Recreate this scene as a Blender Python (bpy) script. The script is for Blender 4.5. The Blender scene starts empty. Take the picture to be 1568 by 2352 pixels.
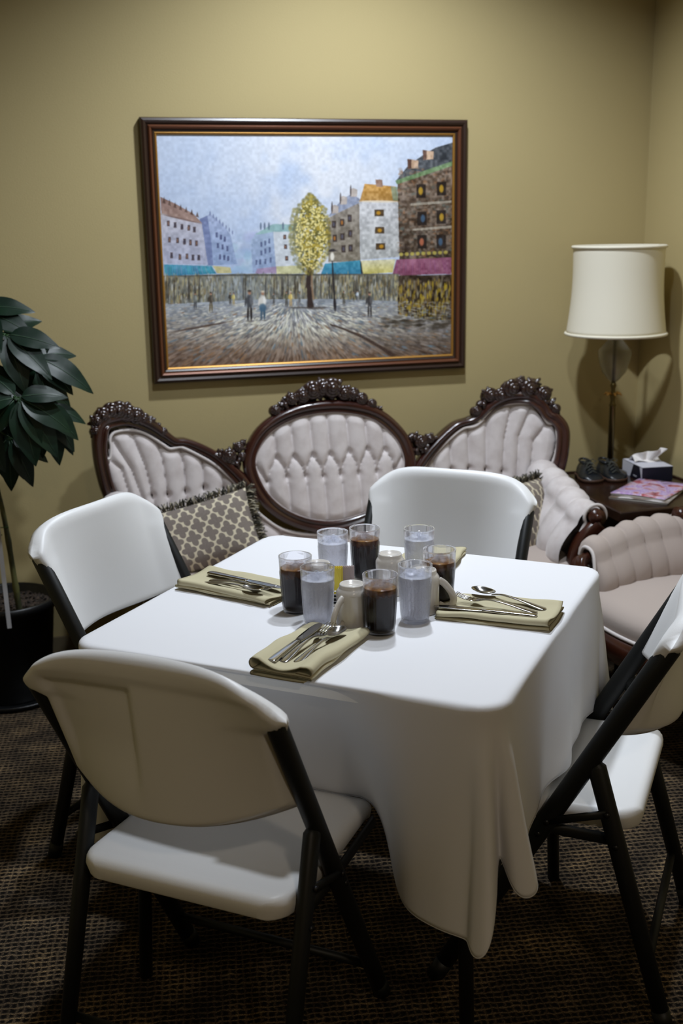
import bpy, bmesh, math, random
import numpy as np
from mathutils import Vector, Matrix

# ------------------------------------------------------------------ camera, light, exposure
S = bpy.context.scene
COL = S.collection
PI = math.pi
rnd = random.Random(7)

cam_d = bpy.data.cameras.new('camera')
cam = bpy.data.objects.new('camera', cam_d)
COL.objects.link(cam)
YAW, PITCH, ROLL, CAM_H = 0.2700, 0.2477, -0.0162, 1.4945
_F = Vector((math.sin(YAW), math.cos(YAW), 0)); _R = Vector((math.cos(YAW), -math.sin(YAW), 0)); _U = Vector((0, 0, 1))
_f = _F * math.cos(PITCH) - _U * math.sin(PITCH)
_u = _U * math.cos(PITCH) + _F * math.sin(PITCH)
_r = _R * math.cos(ROLL) + _u * math.sin(ROLL)
_u2 = -_R * math.sin(ROLL) + _u * math.cos(ROLL)
m = Matrix.Identity(4)
for i in range(3):
    m[i][0] = _r[i]; m[i][1] = _u2[i]; m[i][2] = -_f[i]
m[2][3] = CAM_H
cam.matrix_world = m
cam_d.sensor_fit = 'HORIZONTAL'; cam_d.sensor_width = 24.0; cam_d.lens = 24.0 * 2606.8 / 1568
cam_d.clip_start = 0.05
cam_d.dof.use_dof = True; cam_d.dof.focus_distance = 2.28; cam_d.dof.aperture_fstop = 4.5
S.camera = cam

W = bpy.data.worlds.new('world'); S.world = W; W.use_nodes = True
W.node_tree.nodes['Background'].inputs[0].default_value = (0, 0, 0, 1)
W.node_tree.nodes['Background'].inputs[1].default_value = 0.0

CANS = [((1.10, 3.02), 1180.0, (.90, .975, 1.07, 1), .06), ((.84, 2.10), 620.0, (.90, .975, 1.07, 1), .06), ((.55, -1.05), 118.0, (1.10, .93, .72, 1), .13)]   # recessed ceiling lights, the last an added warm fill: place, strength, colour
CAN_R, CAN_H, DISC_R = .14, .08, .06
CEIL_Z = 2.82
S.view_settings.view_transform = 'Standard'
S.view_settings.look = 'None'
S.view_settings.gamma = 1.0
S.view_settings.use_curve_mapping = False
S.view_settings.exposure = 0.0
S.cycles.use_denoising = True
S.cycles.max_bounces = 10
S.cycles.transmission_bounces = 10
S.cycles.transparent_max_bounces = 12
S.cycles.caustics_refractive = True
S.cycles.caustics_reflective = False
S.cycles.sample_clamp_indirect = 4.0

# ------------------------------------------------------------------ helpers
def lin(c):
    r = []
    for v in c[:3]:
        v = v / 255.0
        r.append(v / 12.92 if v <= 0.04045 else ((v + 0.055) / 1.055) ** 2.4)
    return (r[0], r[1], r[2], 1.0)

def mat(name, rgb, rough=0.5, metal=0.0, spec=0.5, **kw):
    M = bpy.data.materials.new(name); M.use_nodes = True
    b = M.node_tree.nodes['Principled BSDF']
    b.inputs['Base Color'].default_value = lin(rgb)
    b.inputs['Roughness'].default_value = rough
    b.inputs['Metallic'].default_value = metal
    b.inputs['Specular IOR Level'].default_value = spec
    for k, v in kw.items():
        b.inputs[k].default_value = v
    return M

def nodes(M): return M.node_tree.nodes, M.node_tree.links, M.node_tree.nodes['Principled BSDF']

def add_bump(M, scale=200, strength=0.1, dist=0.001, detail=2.0, coord='Object', stretch=(1, 1, 1)):
    n, l, b = nodes(M)
    tc = n.new('ShaderNodeTexCoord'); mp = n.new('ShaderNodeMapping'); nz = n.new('ShaderNodeTexNoise'); bp = n.new('ShaderNodeBump')
    mp.inputs['Scale'].default_value = stretch
    nz.inputs['Scale'].default_value = scale; nz.inputs['Detail'].default_value = detail
    bp.inputs['Strength'].default_value = strength; bp.inputs['Distance'].default_value = dist
    l.new(tc.outputs[coord], mp.inputs[0]); l.new(mp.outputs[0], nz.inputs[0]); l.new(nz.outputs[0], bp.inputs['Height']); l.new(bp.outputs[0], b.inputs['Normal'])
    return nz

def add_var(M, rgb2, scale=8, lo=0.35, hi=0.65, stretch=(1, 1, 1), detail=3.0, coord='Object'):
    n, l, b = nodes(M)
    tc = n.new('ShaderNodeTexCoord'); mp = n.new('ShaderNodeMapping'); nz = n.new('ShaderNodeTexNoise'); cr = n.new('ShaderNodeValToRGB')
    mp.inputs['Scale'].default_value = stretch
    nz.inputs['Scale'].default_value = scale; nz.inputs['Detail'].default_value = detail
    cr.color_ramp.elements[0].position = lo; cr.color_ramp.elements[1].position = hi
    cr.color_ramp.elements[0].color = b.inputs['Base Color'].default_value[:]
    cr.color_ramp.elements[1].color = lin(rgb2)
    l.new(tc.outputs[coord], mp.inputs[0]); l.new(mp.outputs[0], nz.inputs[0]); l.new(nz.outputs[0], cr.inputs[0]); l.new(cr.outputs[0], b.inputs['Base Color'])

def obj(name, verts, faces, M, parent=None, smooth=True, mats=None, fmat=None):
    me = bpy.data.meshes.new(name)
    me.from_pydata([tuple(float(c) for c in v) for v in verts], [], [tuple(f) for f in faces])
    me.update()
    for mm in (mats or [M]): me.materials.append(mm)
    if fmat is not None: me.polygons.foreach_set('material_index', fmat)
    if smooth: me.polygons.foreach_set('use_smooth', [True] * len(me.polygons))
    o = bpy.data.objects.new(name, me); COL.objects.link(o)
    if parent is not None: o.parent = parent
    return o

def thing(name, loc=(0, 0, 0), rz=0.0):
    o = bpy.data.objects.new(name, None); COL.objects.link(o)
    o.location = loc; o.rotation_euler = (0, 0, rz); o.empty_display_size = 0.05
    return o

def tag(o, label, cat, group=None, kind=None):
    o['label'] = label; o['category'] = cat
    if group: o['group'] = group
    if kind: o['kind'] = kind
    return o

def struct(o):
    o['kind'] = 'structure'; return o

def copy_tree(o, parent=None):
    c = o.copy(); COL.objects.link(c); c.parent = parent
    for ch in [x for x in o.children]: copy_tree(ch, c)
    return c

def bevel(o, w, seg=3, ang=30):
    b = o.modifiers.new('bevel', 'BEVEL'); b.width = w; b.segments = seg; b.limit_method = 'ANGLE'; b.angle_limit = math.radians(ang)
    b.harden_normals = False
    return o

def subsurf(o, lv=1):
    s = o.modifiers.new('subsurf', 'SUBSURF'); s.levels = lv; s.render_levels = lv
    return o

class MB:
    """collects shapes into one mesh"""
    def __init__(s): s.v = []; s.f = []; s.m = []
    def add(s, v, f, mi=0):
        o = len(s.v); s.v += [tuple(p) for p in v]; s.f += [tuple(i + o for i in q) for q in f]; s.m += [mi] * len(f)
    def box(s, c, d, R=None, mi=0):
        v = []
        for z in (-1, 1):
            for x, y in ((-1, -1), (1, -1), (1, 1), (-1, 1)):
                p = Vector((x * d[0] / 2, y * d[1] / 2, z * d[2] / 2))
                if R is not None: p = R @ p
                v.append((p.x + c[0], p.y + c[1], p.z + c[2]))
        s.add(v, [(3, 2, 1, 0), (4, 5, 6, 7), (0, 1, 5, 4), (1, 2, 6, 5), (2, 3, 7, 6), (3, 0, 4, 7)], mi)
    def tube(s, pts, r, n=12, cap=True, sy=1.0, mi=0, ref=None):
        pts = [Vector(p) for p in pts]; N = len(pts)
        rr = r if hasattr(r, '__len__') else [r] * N
        rings = []
        up = Vector(ref) if ref else Vector((0, 0, 1))
        for i, p in enumerate(pts):
            t = (pts[min(i + 1, N - 1)] - pts[max(i - 1, 0)]).normalized()
            a = up - t * up.dot(t)
            if a.length < 1e-3: a = Vector((1, 0, 0)) - t * t.x
            a.normalize(); b = t.cross(a)
            if not ref: up = a
            rings.append([p + (a * math.cos(2 * PI * k / n) + b * math.sin(2 * PI * k / n) * sy) * rr[i] for k in range(n)])
        v = [q for R in rings for q in R]; f = []
        for i in range(N - 1):
            for k in range(n):
                f.append((i * n + k, i * n + (k + 1) % n, (i + 1) * n + (k + 1) % n, (i + 1) * n + k))
        if cap:
            f.append(tuple(range(n))[::-1]); f.append(tuple((N - 1) * n + k for k in range(n)))
        s.add(v, f, mi)
    def lathe(s, prof, c=(0, 0, 0), n=32, mi=0, rfun=None, closed=False):
        v = []
        for j, (r, z) in enumerate(prof):
            for k in range(n):
                a = 2 * PI * k / n
                q = r if rfun is None else rfun(j, r, a)
                v.append((c[0] + q * math.cos(a), c[1] + q * math.sin(a), c[2] + z))
        f = []
        J = len(prof)
        for j in range(J if closed else J - 1):
            jj = (j + 1) % J
            for k in range(n):
                f.append((j * n + k, j * n + (k + 1) % n, jj * n + (k + 1) % n, jj * n + k))
        s.add(v, f, mi)
    def ball(s, c, r, n=10, m_=7, R=None, mi=0):
        rx, ry, rz = r if hasattr(r, '__len__') else (r, r, r)
        v = []; f = []
        for j in range(1, m_):
            t = PI * j / m_
            for k in range(n):
                a = 2 * PI * k / n
                p = Vector((rx * math.sin(t) * math.cos(a), ry * math.sin(t) * math.sin(a), rz * math.cos(t)))
                if R is not None: p = R @ p
                v.append(p + Vector(c))
        for end in (1, -1):
            p = Vector((0, 0, end * rz))
            if R is not None: p = R @ p
            v.append(p + Vector(c))
        for j in range(m_ - 2):
            for k in range(n):
                f.append((j * n + k, (j + 1) * n + k, (j + 1) * n + (k + 1) % n, j * n + (k + 1) % n))
        T = len(v) - 2
        for k in range(n):
            f.append((T, k, (k + 1) % n)); f.append((T + 1, (m_ - 2) * n + (k + 1) % n, (m_ - 2) * n + k))
        s.add(v, f, mi)
    def grid(s, P, mi=0, wrap=False):
        """P[i][j] points"""
        a = len(P); b = len(P[0]); v = [q for R in P for q in R]; f = []
        for i in range(a - 1):
            for j in range(b if wrap else b - 1):
                f.append((i * b + j, i * b + (j + 1) % b, (i + 1) * b + (j + 1) % b, (i + 1) * b + j))
        s.add(v, f, mi)
    def sweep(s, path, sec, D=(0, -1, 0), closed=False, mi=0, cap=True):
        """path: points; sec(i)-> list of (across, depth); D depth direction"""
        path = [Vector(p) for p in path]; N = len(path); rings = []
        D0 = D
        for i, p in enumerate(path):
            if closed: t = path[(i + 1) % N] - path[i - 1]
            else: t = path[min(i + 1, N - 1)] - path[max(i - 1, 0)]
            t.normalize()
            D = Vector(D0(i)) if callable(D0) else Vector(D0)
            d = (D - t * D.dot(t)).normalized(); n = t.cross(d)
            rings.append([p + n * a + d * b for a, b in sec(i)])
        k = len(rings[0]); v = [q for R in rings for q in R]; f = []
        for i in range(N if closed else N - 1):
            ii = (i + 1) % N
            for j in range(k):
                f.append((i * k + j, i * k + (j + 1) % k, ii * k + (j + 1) % k, ii * k + j))
        if cap and not closed:
            f.append(tuple(range(k))[::-1]); f.append(tuple((N - 1) * k + j for j in range(k)))
        s.add(v, f, mi)
    def build(s, name, M, parent=None, smooth=True, mats=None):
        o = obj(name, s.v, s.f, M, parent, smooth, mats, s.m if mats else None)
        me = o.data
        bm = bmesh.new(); bm.from_mesh(me); bmesh.ops.recalc_face_normals(bm, faces=bm.faces); bm.to_mesh(me); bm.free()
        return o

def spline(pts, n):
    """Catmull-Rom through pts, n points out; any dimension"""
    P = [np.array(p, float) for p in pts]
    P = [2 * P[0] - P[1]] + P + [2 * P[-1] - P[-2]]
    K = len(P) - 3; out = []
    for i in range(n):
        t = i / (n - 1) * K; k = min(int(t), K - 1); u = t - k
        a, b, c, d = P[k], P[k + 1], P[k + 2], P[k + 3]
        out.append(0.5 * ((2 * b) + (-a + c) * u + (2 * a - 5 * b + 4 * c - d) * u * u + (-a + 3 * b - 3 * c + d) * u ** 3))
    return out

def closed_spline(pts, n):
    P = [np.array(p, float) for p in pts]; K = len(P); out = []
    for i in range(n):
        t = i / n * K; k = int(t); u = t - k
        a, b, c, d = P[(k - 1) % K], P[k % K], P[(k + 1) % K], P[(k + 2) % K]
        out.append(0.5 * ((2 * b) + (-a + c) * u + (2 * a - 5 * b + 4 * c - d) * u * u + (-a + 3 * b - 3 * c + d) * u ** 3))
    return out

def sstep(a, b, x):
    t = max(0.0, min(1.0, (x - a) / (b - a))); return t * t * (3 - 2 * t)

# ------------------------------------------------------------------ materials
M_wall = mat('wall_paint', (180, 164, 119), 0.75, spec=0.25); add_bump(M_wall, 260, 0.35, 0.0012, 3)
M_ceil = mat('ceiling_paint', (150, 146, 134), 0.9)
M_base = mat('baseboard_paint', (120, 108, 84), 0.6)
M_plastic = mat('white_moulded_plastic', (226, 226, 226), 0.42, spec=0.45); add_bump(M_plastic, 700, 0.25, 0.0006, 2)
M_black = mat('black_powder_coat', (14, 17, 18), 0.5, spec=0.4); add_bump(M_black, 900, 0.15, 0.0004)
M_rivet = mat('dark_rivet', (40, 40, 42), 0.35, metal=0.6)
M_cloth = mat('white_tablecloth', (222, 222, 225), 0.85, spec=0.2); add_bump(M_cloth, 1400, 0.25, 0.0003, 2)
M_velvet = mat('pale_mauve_velvet', (212, 205, 204), 0.9, spec=0.1)
nodes(M_velvet)[2].inputs['Sheen Weight'].default_value = 0.35; nodes(M_velvet)[2].inputs['Sheen Roughness'].default_value = 0.4
add_var(M_velvet, (194, 185, 183), 22, 0.4, 0.75, detail=5)
M_velvet2 = mat('taupe_velvet', (176, 163, 155), 0.9, spec=0.1)
nodes(M_velvet2)[2].inputs['Sheen Weight'].default_value = 0.2
M_piping = mat('white_piping', (206, 199, 196), 0.8)
M_wood = mat('carved_mahogany', (58, 27, 20), 0.24, spec=0.6); add_var(M_wood, (34, 15, 12), 9, 0.35, 0.7, (1, 1, 0.25), 6)
nodes(M_wood)[2].inputs['Coat Weight'].default_value = 0.5; nodes(M_wood)[2].inputs['Coat Roughness'].default_value = 0.12
M_wood2 = mat('red_brown_wood', (66, 33, 21), 0.25, spec=0.6); add_var(M_wood2, (44, 20, 13), 12, 0.35, 0.7, (1, 1, 0.25), 6)
M_carving = mat('dark_rose_carving', (42, 22, 18), 0.25, spec=0.7)
nodes(M_carving)[2].inputs['Coat Weight'].default_value = 0.6; nodes(M_carving)[2].inputs['Coat Roughness'].default_value = 0.15
M_table = mat('dark_end_table', (46, 27, 19), 0.22, spec=0.5); add_var(M_table, (28, 16, 12), 14, 0.35, 0.7, (0.3, 1, 1), 6)
M_frame = mat('frame_dark_brown', (46, 28, 19), 0.35, spec=0.6)
M_frame2 = mat('frame_copper_edge', (104, 62, 40), 0.35, metal=0.3)
M_gold = mat('frame_gold_fillet', (170, 124, 54), 0.42, metal=0.5)
M_shade = mat('cream_lampshade', (226, 220, 202), 0.8, spec=0.2); add_bump(M_shade, 500, 0.1, 0.0005)
M_brass = mat('antique_brass', (98, 84, 50), 0.3, metal=0.9)
M_leaf = mat('dark_glossy_leaf', (20, 42, 27), 0.40, spec=0.25); add_var(M_leaf, (14, 30, 22), 14, 0.3, 0.75)
M_leaf2 = mat('young_green_leaf', (40, 74, 34), 0.4)
M_vein = mat('leaf_midrib', (62, 88, 66), 0.5)
M_stem = mat('green_brown_cane', (92, 92, 52), 0.6); add_var(M_stem, (50, 52, 32), 30, 0.4, 0.6, (1, 1, 0.4))
M_pot = mat('black_plastic_pot', (12, 13, 15), 0.38)
M_soil = mat('bark_soil', (66, 52, 40), 0.95); add_var(M_soil, (20, 16, 13), 120, 0.4, 0.6); 
M_stake = mat('white_stake', (190, 190, 195), 0.6)
M_ceramic = mat('cream_ceramic', (206, 201, 194), 0.22, spec=0.5)
nodes(M_ceramic)[2].inputs['Coat Weight'].default_value = 0.4
M_steel = mat('stainless_steel', (190, 188, 186), 0.16, metal=1.0)
M_napkin = mat('khaki_linen_napkin', (188, 180, 150), 0.9, spec=0.15); add_bump(M_napkin, 1500, 0.3, 0.0003)
M_napedge = mat('napkin_hem_thread', (104, 92, 60), 0.9)
M_glass = mat('clear_plastic_tumbler', (246, 247, 255), 0.03, spec=0.5); nodes(M_glass)[2].inputs['Transmission Weight'].default_value = 1.0; nodes(M_glass)[2].inputs['IOR'].default_value = 1.42; nodes(M_glass)[2].inputs['Alpha'].default_value = .58
M_ice = mat('ice', (240, 244, 255), 0.12); nodes(M_ice)[2].inputs['Transmission Weight'].default_value = 0.75; nodes(M_ice)[2].inputs['IOR'].default_value = 1.31; nodes(M_ice)[2].inputs['Alpha'].default_value = .55
add_bump(M_ice, 60, 0.5, 0.002)
M_water = mat('iced_water', (238, 241, 252), 0.10); nodes(M_water)[2].inputs['Alpha'].default_value = .58; nodes(M_water)[2].inputs['Transmission Weight'].default_value = 0.30; nodes(M_water)[2].inputs['IOR'].default_value = 1.33
add_bump(M_water, 190, 0.9, 0.003, 4)
M_tea = mat('iced_tea', (48, 24, 14), 0.10); nodes(M_tea)[2].inputs['Transmission Weight'].default_value = 0.25; nodes(M_tea)[2].inputs['IOR'].default_value = 1.33
def _tea():
    n, l, b = nodes(M_tea)
    tc = n.new('ShaderNodeTexCoord'); sx = n.new('ShaderNodeSeparateXYZ'); nz = n.new('ShaderNodeTexNoise'); ad = n.new('ShaderNodeMath'); ad.operation = 'MULTIPLY_ADD'
    cr = n.new('ShaderNodeValToRGB'); nz.inputs['Scale'].default_value = 75; nz.inputs['Detail'].default_value = 5
    l.new(tc.outputs['Object'], sx.inputs[0]); l.new(tc.outputs['Object'], nz.inputs[0])
    l.new(nz.outputs[0], ad.inputs[0]); ad.inputs[1].default_value = 0.035; l.new(sx.outputs['Z'], ad.inputs[2])
    mr = n.new('ShaderNodeMapRange'); mr.inputs['From Min'].default_value = 0.055; mr.inputs['From Max'].default_value = 0.115
    l.new(ad.outputs[0], mr.inputs[0]); l.new(mr.outputs[0], cr.inputs[0])
    e = cr.color_ramp.elements; e[0].position = 0.0; e[0].color = lin((20, 9, 7)); e[1].position = 1.0; e[1].color = lin((150, 110, 60))
    k = cr.color_ramp.elements.new(0.62); k.color = lin((40, 17, 9)); k = cr.color_ramp.elements.new(0.85); k.color = lin((104, 62, 30))
    l.new(cr.outputs[0], b.inputs['Base Color'])
_tea()
M_shoe = mat('dark_blue_grey_leather', (20, 24, 30), 0.32, spec=0.5); add_bump(M_shoe, 90, 0.4, 0.002)
M_sole = mat('brown_sole', (74, 50, 36), 0.6)
M_lace = mat('dark_lace', (62, 64, 58), 0.8)
M_navy = mat('navy_card', (14, 18, 38), 0.45)
M_card = mat('pale_card', (206, 206, 216), 0.55)
M_tissue = mat('white_tissue', (232, 228, 226), 0.9)
M_yellow = mat('yellow_packet', (226, 208, 78), 0.55)
M_greyp = mat('grey_pink_packet', (176, 160, 158), 0.55)
M_greenp = mat('olive_packet', (150, 150, 70), 0.55)
M_emit = bpy.data.materials.new('lamp_globe'); M_emit.use_nodes = True
_n = M_emit.node_tree.nodes; _n.clear(); _e = _n.new('ShaderNodeEmission'); _o = _n.new('ShaderNodeOutputMaterial')
 
M_emit.node_tree.links.new(_e.outputs[0], _o.inputs[0])

M_carpet = mat('woven_carpet', (40, 34, 28), 0.95, spec=0.1)
def _carpet():
    n, l, b = nodes(M_carpet)
    tc = n.new('ShaderNodeTexCoord'); mp = n.new('ShaderNodeMapping'); mp.inputs['Rotation'].default_value = (0, 0, 0.16)
    l.new(tc.outputs['Object'], mp.inputs[0])
    dn = n.new('ShaderNodeTexNoise'); dn.inputs['Scale'].default_value = 45; dn.inputs['Detail'].default_value = 2
    l.new(mp.outputs[0], dn.inputs[0])
    mix = n.new('ShaderNodeMix'); mix.data_type = 'RGBA'; mix.blend_type = 'LINEAR_LIGHT'; mix.inputs[0].default_value = 0.007
    l.new(mp.outputs[0], mix.inputs[6]); l.new(dn.outputs['Color'], mix.inputs[7])
    w1 = n.new('ShaderNodeTexWave'); w1.wave_type = 'BANDS'; w1.bands_direction = 'Y'; w1.inputs['Scale'].default_value = 20; w1.inputs['Distortion'].default_value = 1.6; w1.inputs['Detail Scale'].default_value = 6
    w2 = n.new('ShaderNodeTexWave'); w2.wave_type = 'BANDS'; w2.bands_direction = 'X'; w2.inputs['Scale'].default_value = 21; w2.inputs['Distortion'].default_value = 1.4; w2.inputs['Detail Scale'].default_value = 6
    l.new(mix.outputs[2], w1.inputs[0]); l.new(mix.outputs[2], w2.inputs[0])
    mx = n.new('ShaderNodeMath'); mx.operation = 'MAXIMUM'; l.new(w1.outputs[0], mx.inputs[0])
    sc = n.new('ShaderNodeMath'); sc.operation = 'MULTIPLY'; sc.inputs[1].default_value = 0.8; l.new(w2.outputs[0], sc.inputs[0]); l.new(sc.outputs[0], mx.inputs[1])
    fn = n.new('ShaderNodeTexNoise'); fn.inputs['Scale'].default_value = 420; fn.inputs['Detail'].default_value = 3; l.new(mp.outputs[0], fn.inputs[0])
    ln = n.new('ShaderNodeTexNoise'); ln.inputs['Scale'].default_value = 9; ln.inputs['Detail'].default_value = 3; l.new(mp.outputs[0], ln.inputs[0])
    a1 = n.new('ShaderNodeMath'); a1.operation = 'MULTIPLY_ADD'; a1.inputs[1].default_value = 0.9; l.new(fn.outputs[0], a1.inputs[0]); l.new(mx.outputs[0], a1.inputs[2])
    a2 = n.new('ShaderNodeMath'); a2.operation = 'MULTIPLY_ADD'; a2.inputs[1].default_value = 0.9; l.new(ln.outputs[0], a2.inputs[0]); l.new(a1.outputs[0], a2.inputs[2])
    cr = n.new('ShaderNodeValToRGB'); e = cr.color_ramp.elements
    mr = n.new('ShaderNodeMapRange'); mr.inputs['From Min'].default_value = 0.85; mr.inputs['From Max'].default_value = 2.35
    l.new(a2.outputs[0], mr.inputs[0]); l.new(mr.outputs[0], cr.inputs[0])
    e[0].position = 0.2; e[0].color = lin((16, 14, 12)); e[1].position = 0.92; e[1].color = lin((186, 154, 106))
    k = e.new(0.48); k.color = lin((48, 41, 34)); k = e.new(0.72); k.color = lin((104, 88, 68))
    l.new(cr.outputs[0], b.inputs['Base Color'])
    bp = n.new('ShaderNodeBump'); bp.inputs['Strength'].default_value = 0.8; bp.inputs['Distance'].default_value = 0.003
    l.new(a1.outputs[0], bp.inputs['Height']); l.new(bp.outputs[0], b.inputs['Normal'])
_carpet()

# ------------------------------------------------------------------ room shell
RX, WY, LX, FY = 2.2837, 3.92, -1.15, -2.2
def slab(name, x0, x1, y0, y1, z0, z1, M):
    b = MB(); b.box(((x0 + x1) / 2, (y0 + y1) / 2, (z0 + z1) / 2), (x1 - x0, y1 - y0, z1 - z0))
    return struct(b.build(name, M, smooth=False))
slab('floor', LX - .1, RX + .1, FY - .1, WY + .1, -0.1, 0, M_carpet)
slab('wall_back', LX - .1, RX + .1, WY, WY + .1, 0, CEIL_Z, M_wall)
slab('wall_right', RX, RX + .1, FY, WY, 0, CEIL_Z, M_wall)
slab('wall_left', LX - .1, LX, FY, WY, 0, CEIL_Z, M_wall)
slab('wall_front', LX - .1, RX + .1, FY - .1, FY, 0, CEIL_Z, M_wall)
def ceiling():
    x0, x1, r = LX - .1, RX + .1, CAN_R
    ys = sorted([FY - .1] + [c[0][1] + d for c in CANS for d in (-.2, .2)] + [WY + .1])
    b = MB()
    for i in range(len(ys) - 1):
        y0, y1 = ys[i], ys[i + 1]; hole = [c[0] for c in CANS if y0 - 1e-6 < c[0][1] - .2 and c[0][1] + .2 < y1 + 1e-6]
        if not hole:
            b.add([(x0, y0, CEIL_Z), (x1, y0, CEIL_Z), (x1, y1, CEIL_Z), (x0, y1, CEIL_Z)], [(0, 1, 2, 3)]); continue
        hx, hy = hole[0]; n = 48; inn, out = [], []
        for k in range(n):
            a = PI / 4 + 2 * PI * k / n; c, s_ = math.cos(a), math.sin(a)
            t = min(((x1 if c > 0 else x0) - hx) / c if abs(c) > 1e-9 else 9e9, ((y1 if s_ > 0 else y0) - hy) / s_ if abs(s_) > 1e-9 else 9e9)
            inn.append((hx + r * c, hy + r * s_, CEIL_Z)); out.append((hx + t * c, hy + t * s_, CEIL_Z))
        b.grid([inn, out], wrap=True)
        for cx_, cy_ in ((x0, y0), (x1, y0), (x1, y1), (x0, y1)):
            q = Vector((cx_, cy_, CEIL_Z)); near = sorted(out, key=lambda p: (Vector(p) - q).length)
            e1 = min((p for p in out if abs(p[0] - cx_) < 1e-6), key=lambda p: (Vector(p) - q).length); e2 = min((p for p in out if abs(p[1] - cy_) < 1e-6), key=lambda p: (Vector(p) - q).length)
            b.add([q, e1, e2], [(0, 1, 2)])
    struct(b.build('ceiling', M_ceil, smooth=False))
ceiling()
slab('baseboard_back', LX, RX, WY - .012, WY, 0, .1, M_base)
slab('baseboard_right', RX - .012, RX, FY, WY - .012, 0, .1, M_base)

def ceiling_light(xy, M, dr):
    t = thing('ceiling_light', (xy[0], xy[1], CEIL_Z))
    r, h = CAN_R, CAN_H
    b = MB(); b.lathe([(r + .018, -.001), (r + .018, -.004), (r - .004, -.005), (r - .004, 0)], n=48); b.build('trim_ring', M_ceil, t)
    b = MB(); b.lathe([(r - .003, -.004), (r - .003, h + .02), (0, h + .02)], n=48); b.build('baffle', M_baffle, t)
    b = MB(); b.lathe([(0, h * (1 if dr < .1 else .4)), (dr, h * (1 if dr < .1 else .4))], n=40); b.build('lamp_disc', M, t)
    return t
M_baffle = mat('black_baffle', (16, 16, 16), .8)
for (xy, wt, rgb, dr), lb in zip(CANS, ('round recessed ceiling light between the dining table and the sofa', 'round recessed ceiling light straight above the dining table', 'added round fill light in the ceiling behind the camera, over the open floor')):
    Me = M_emit.copy(); Me.node_tree.nodes['Emission'].inputs[1].default_value = wt; Me.node_tree.nodes['Emission'].inputs[0].default_value = rgb
    tag(ceiling_light(xy, Me, dr), lb, 'ceiling light', 'recessed ceiling lights')

# ------------------------------------------------------------------ table frame of reference
TX, TY, TH, TS, TZ = 0.6198, 2.1166, -0.6859, 0.8169, 0.745
def TL(a, b, z=TZ):
    return Vector((TX + a * math.cos(TH) - b * math.sin(TH), TY + a * math.sin(TH) + b * math.cos(TH), z))

def folding_table():
    t = thing('folding_table', (TX, TY, 0), TH)
    h = TS / 2 - .006; b = MB()
    P = []
    for z in (.715, .7365):
        ring = []
        for cx_, cy_, a0 in ((1, 1, 0), (-1, 1, 90), (-1, -1, 180), (1, -1, 270)):
            for k in range(7):
                a = math.radians(a0 + 15 * k); r = .045
                ring.append((cx_ * (h - r) + r * math.cos(a), cy_ * (h - r) + r * math.sin(a), z))
        P.append(ring)
    b.grid(P, wrap=True); n = len(P[0]); b.f.append(tuple(range(n))[::-1]); b.f.append(tuple(range(n, 2 * n))); b.m += [0, 0]
    b.build('tabletop', M_plastic, t, smooth=False)
    for sx in (-1, 1):
        for sy in (-1, 1):
            b = MB(); b.tube([(sx * .322, sy * .315, .715), (sx * .345, sy * .335, 0.0)], .0135, 14)
            b.build('leg', M_black, t)
    tag(t, 'square card table with black tube legs hidden under the white tablecloth', 'table')
folding_table()
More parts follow.
